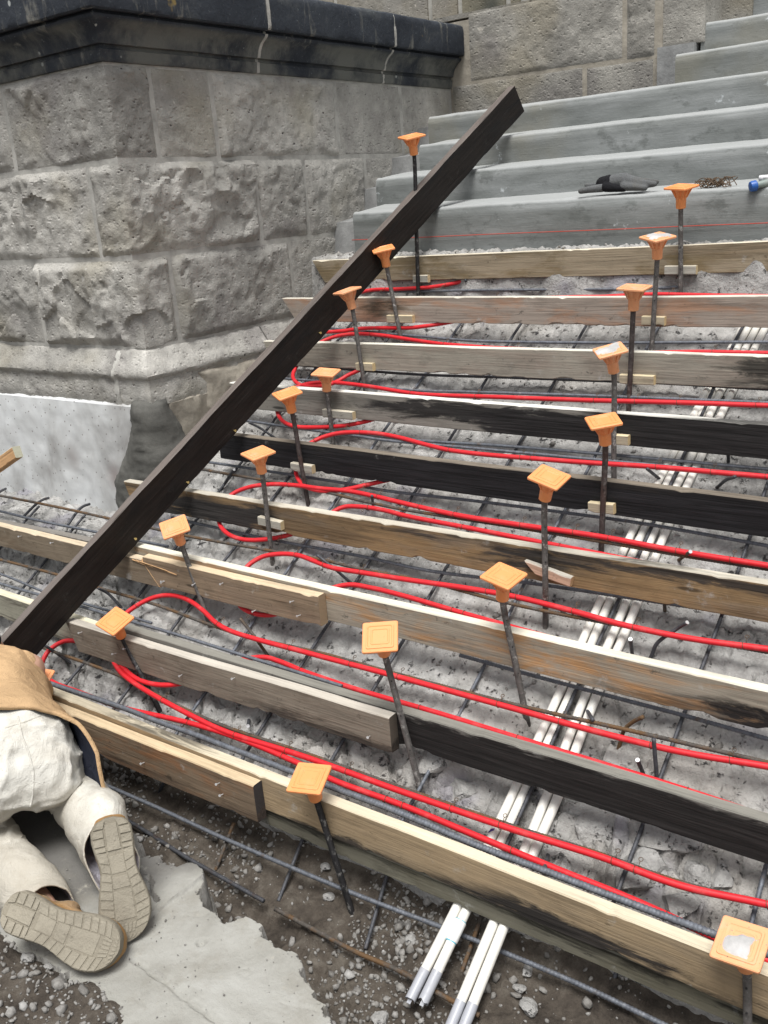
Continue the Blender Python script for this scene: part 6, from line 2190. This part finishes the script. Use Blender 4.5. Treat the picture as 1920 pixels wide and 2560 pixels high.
sewn('seam', [(45, 1790), (55, 1841), (72, 1880), (84, 1930), (82, 1990), (70, 2040)], 0.0030, TROUSER, -0.0005)
sewn('seam', [(150, 1770), (60, 1805), (5, 1822)], 0.0026, TROUSER, -0.0005)
quad = [(118, 1826), (183, 1818), (199, 1870), (152, 1892)]
G_ = np.zeros((9, 9, 3))
okq = True
for i in range(9):
    for j in range(9):
        u_, v_ = i / 8, j / 8
        q = [(1 - u_) * (1 - v_) * quad[0][k] + u_ * (1 - v_) * quad[1][k] + u_ * v_ * quad[2][k] + (1 - u_) * v_ * quad[3][k] for k in (0, 1)]
        h = on_cloth(q[0], q[1], 0.0035 if 0 < i < 8 and 0 < j < 8 else 0.0015)
        if h is None:
            okq = False
        else:
            G_[i, j] = h
if okq:
    po = link('pocket', grid_mesh('pocket', G_, TROUSER), tr)
    so = po.modifiers.new('thickness', 'SOLIDIFY')
    so.thickness = 0.003
    sewn('pocket_stitching', [(123, 1832), (156, 1885), (195, 1866), (180, 1822)], 0.0009, LINING, 0.0042)

# boots
def boot(heel, toe, roll, side, parent):
    heel, toe, u, n_, w_ = boot_frame(heel, toe, roll)
    mid = (heel + toe) / 2
    L = np.linalg.norm(toe - heel) + 0.035
    o0 = heel - u * 0.016
    ts = np.array([0, .012, .04, .10, .18, .27, .36, .44, .52, .62, .72, .81, .88, .94, .98, .995, 1.0])
    hw = np.array([.008, .022, .034, .0425, .0435, .041, .0375, .0375, .042, .049, .0535, .053, .048, .037, .023, .012, .005])
    hw = hw * 1.20
    cx = side * np.array([0, 0, 0, 0, 0, .001, .003, .004, .005, .006, .006, .004, .002, 0, -.002, -.003, -.003])
    W = lambda t: np.interp(t, ts, hw)
    CX = lambda t: np.interp(t, ts, cx)
    P = lambda t, v, h: o0 + u * (t * L) + w_ * v + n_ * h
    root = bpy.data.objects.new('boot', None)
    C.objects.link(root)
    root.empty_display_size = 0.05
    root.parent = parent
    root.matrix_parent_inverse = wmat(parent).inverted()
    root.matrix_basis = Matrix.Translation(Vector(mid))
    tt = np.linspace(0, 1, 41)
    def outline(sc, h, t1=1.0, t0=0.0):
        a = t0 + tt * (t1 - t0)
        r_ = [P(t, CX(t) + W(k) * sc, h) for t, k in zip(a, tt)]
        l_ = [P(t, CX(t) - W(k) * sc, h) for t, k in zip(a, tt)]
        return r_ + l_[::-1]
    mb = MB()
    mb.rings([outline(0.99, -0.030), outline(1.04, -0.028), outline(1.04, -0.014), outline(1.0, -0.003), outline(0.97, -0.0012)])
    link('sole', mb.mesh('sole', SOLE_GAP, smooth=35), root)
    mb = MB()
    def lug(t0, t1, v0, v1, h0=-0.0045, h1=0.0008, skew=0.0, heelh=0.0):
        A = []
        for h, ins in ((h0, 0.0), (h1 + heelh, 0.0013)):
            for t, e in ((t0, 1), (t1, -1)):
                tm = t + e * ins / L
                for v, e2 in ((v0, 1), (v1, -1)):
                    s2 = -1 if v1 > v0 else 1
                    tmm = tm + skew * abs(v)
                    A.append(P(tmm, CX(tmm) + v * W(tmm) + (ins if e2 > 0 else -ins) * (1 if v1 > v0 else -1), h))
        q = [(0, 1, 3, 2), (4, 6, 7, 5), (0, 4, 5, 1), (2, 3, 7, 6), (0, 2, 6, 4), (1, 5, 7, 3)]
        mb.add(A, q)
    g_ = 0.0026 / L
    cuts = [0.015, 0.085, 0.155, 0.225, 0.272]
    for a_, b_ in zip(cuts[:-1], cuts[1:]):
        lug(a_ + g_ / 2, b_ - g_ / 2, -0.96, -0.40, heelh=0.0015)
        lug(a_ + g_ / 2, b_ - g_ / 2, 0.40, 0.96, heelh=0.0015)
    lug(0.05, 0.272 - g_ / 2, -0.37, 0.37, heelh=0.0016)
    cuts = [0.30, 0.40, 0.475, 0.545, 0.615, 0.685, 0.755, 0.82, 0.88, 0.935]
    for k, (a_, b_) in enumerate(zip(cuts[:-1], cuts[1:])):
        lug(a_ + g_ / 2, b_ - g_ / 2, -0.97, -0.42, skew=-0.05 * 1.0)
        lug(a_ + g_ / 2, b_ - g_ / 2, 0.42, 0.97, skew=-0.05 * 1.0)
    for a_, b_ in ((0.30, 0.46), (0.47, 0.58), (0.585, 0.83)):
        lug(a_ + g_ / 2, b_ - g_ / 2, -0.42, 0.42, h1=0.0002)
    for k in range(7):                                       # toe bars fan out
        v0 = -0.93 + k * 0.266
        lug(0.945, 0.984 - 0.010 * abs(k - 3) / 3, v0 + 0.03, v0 + 0.236)
    for k in range(5):
        v0 = -0.60 + k * 0.24
        lug(0.855, 0.93, v0 * 0.75 + 0.01, v0 * 0.75 + 0.175, h1=0.0004)
    link('tread', mb.mesh('tread', SOLE), root)
    mb = MB()
    mb.rings([outline(1.0, -0.028), outline(1.02, -0.040), outline(0.98, -0.055), outline(0.90, -0.072, 0.985, 0.01), outline(0.80, -0.088, 0.90, 0.02), outline(0.74, -0.104, 0.70, 0.02),
              outline(0.76, -0.122, 0.52, 0.015), outline(0.80, -0.150, 0.46, 0.01), outline(0.84, -0.175, 0.44, 0.0)])
    link('upper', mb.mesh('upper', LEATHER, smooth=50), root)
    return root


for h_, t_, r_, s_ in BOOTS:
    boot(h_, t_, r_, s_, person)
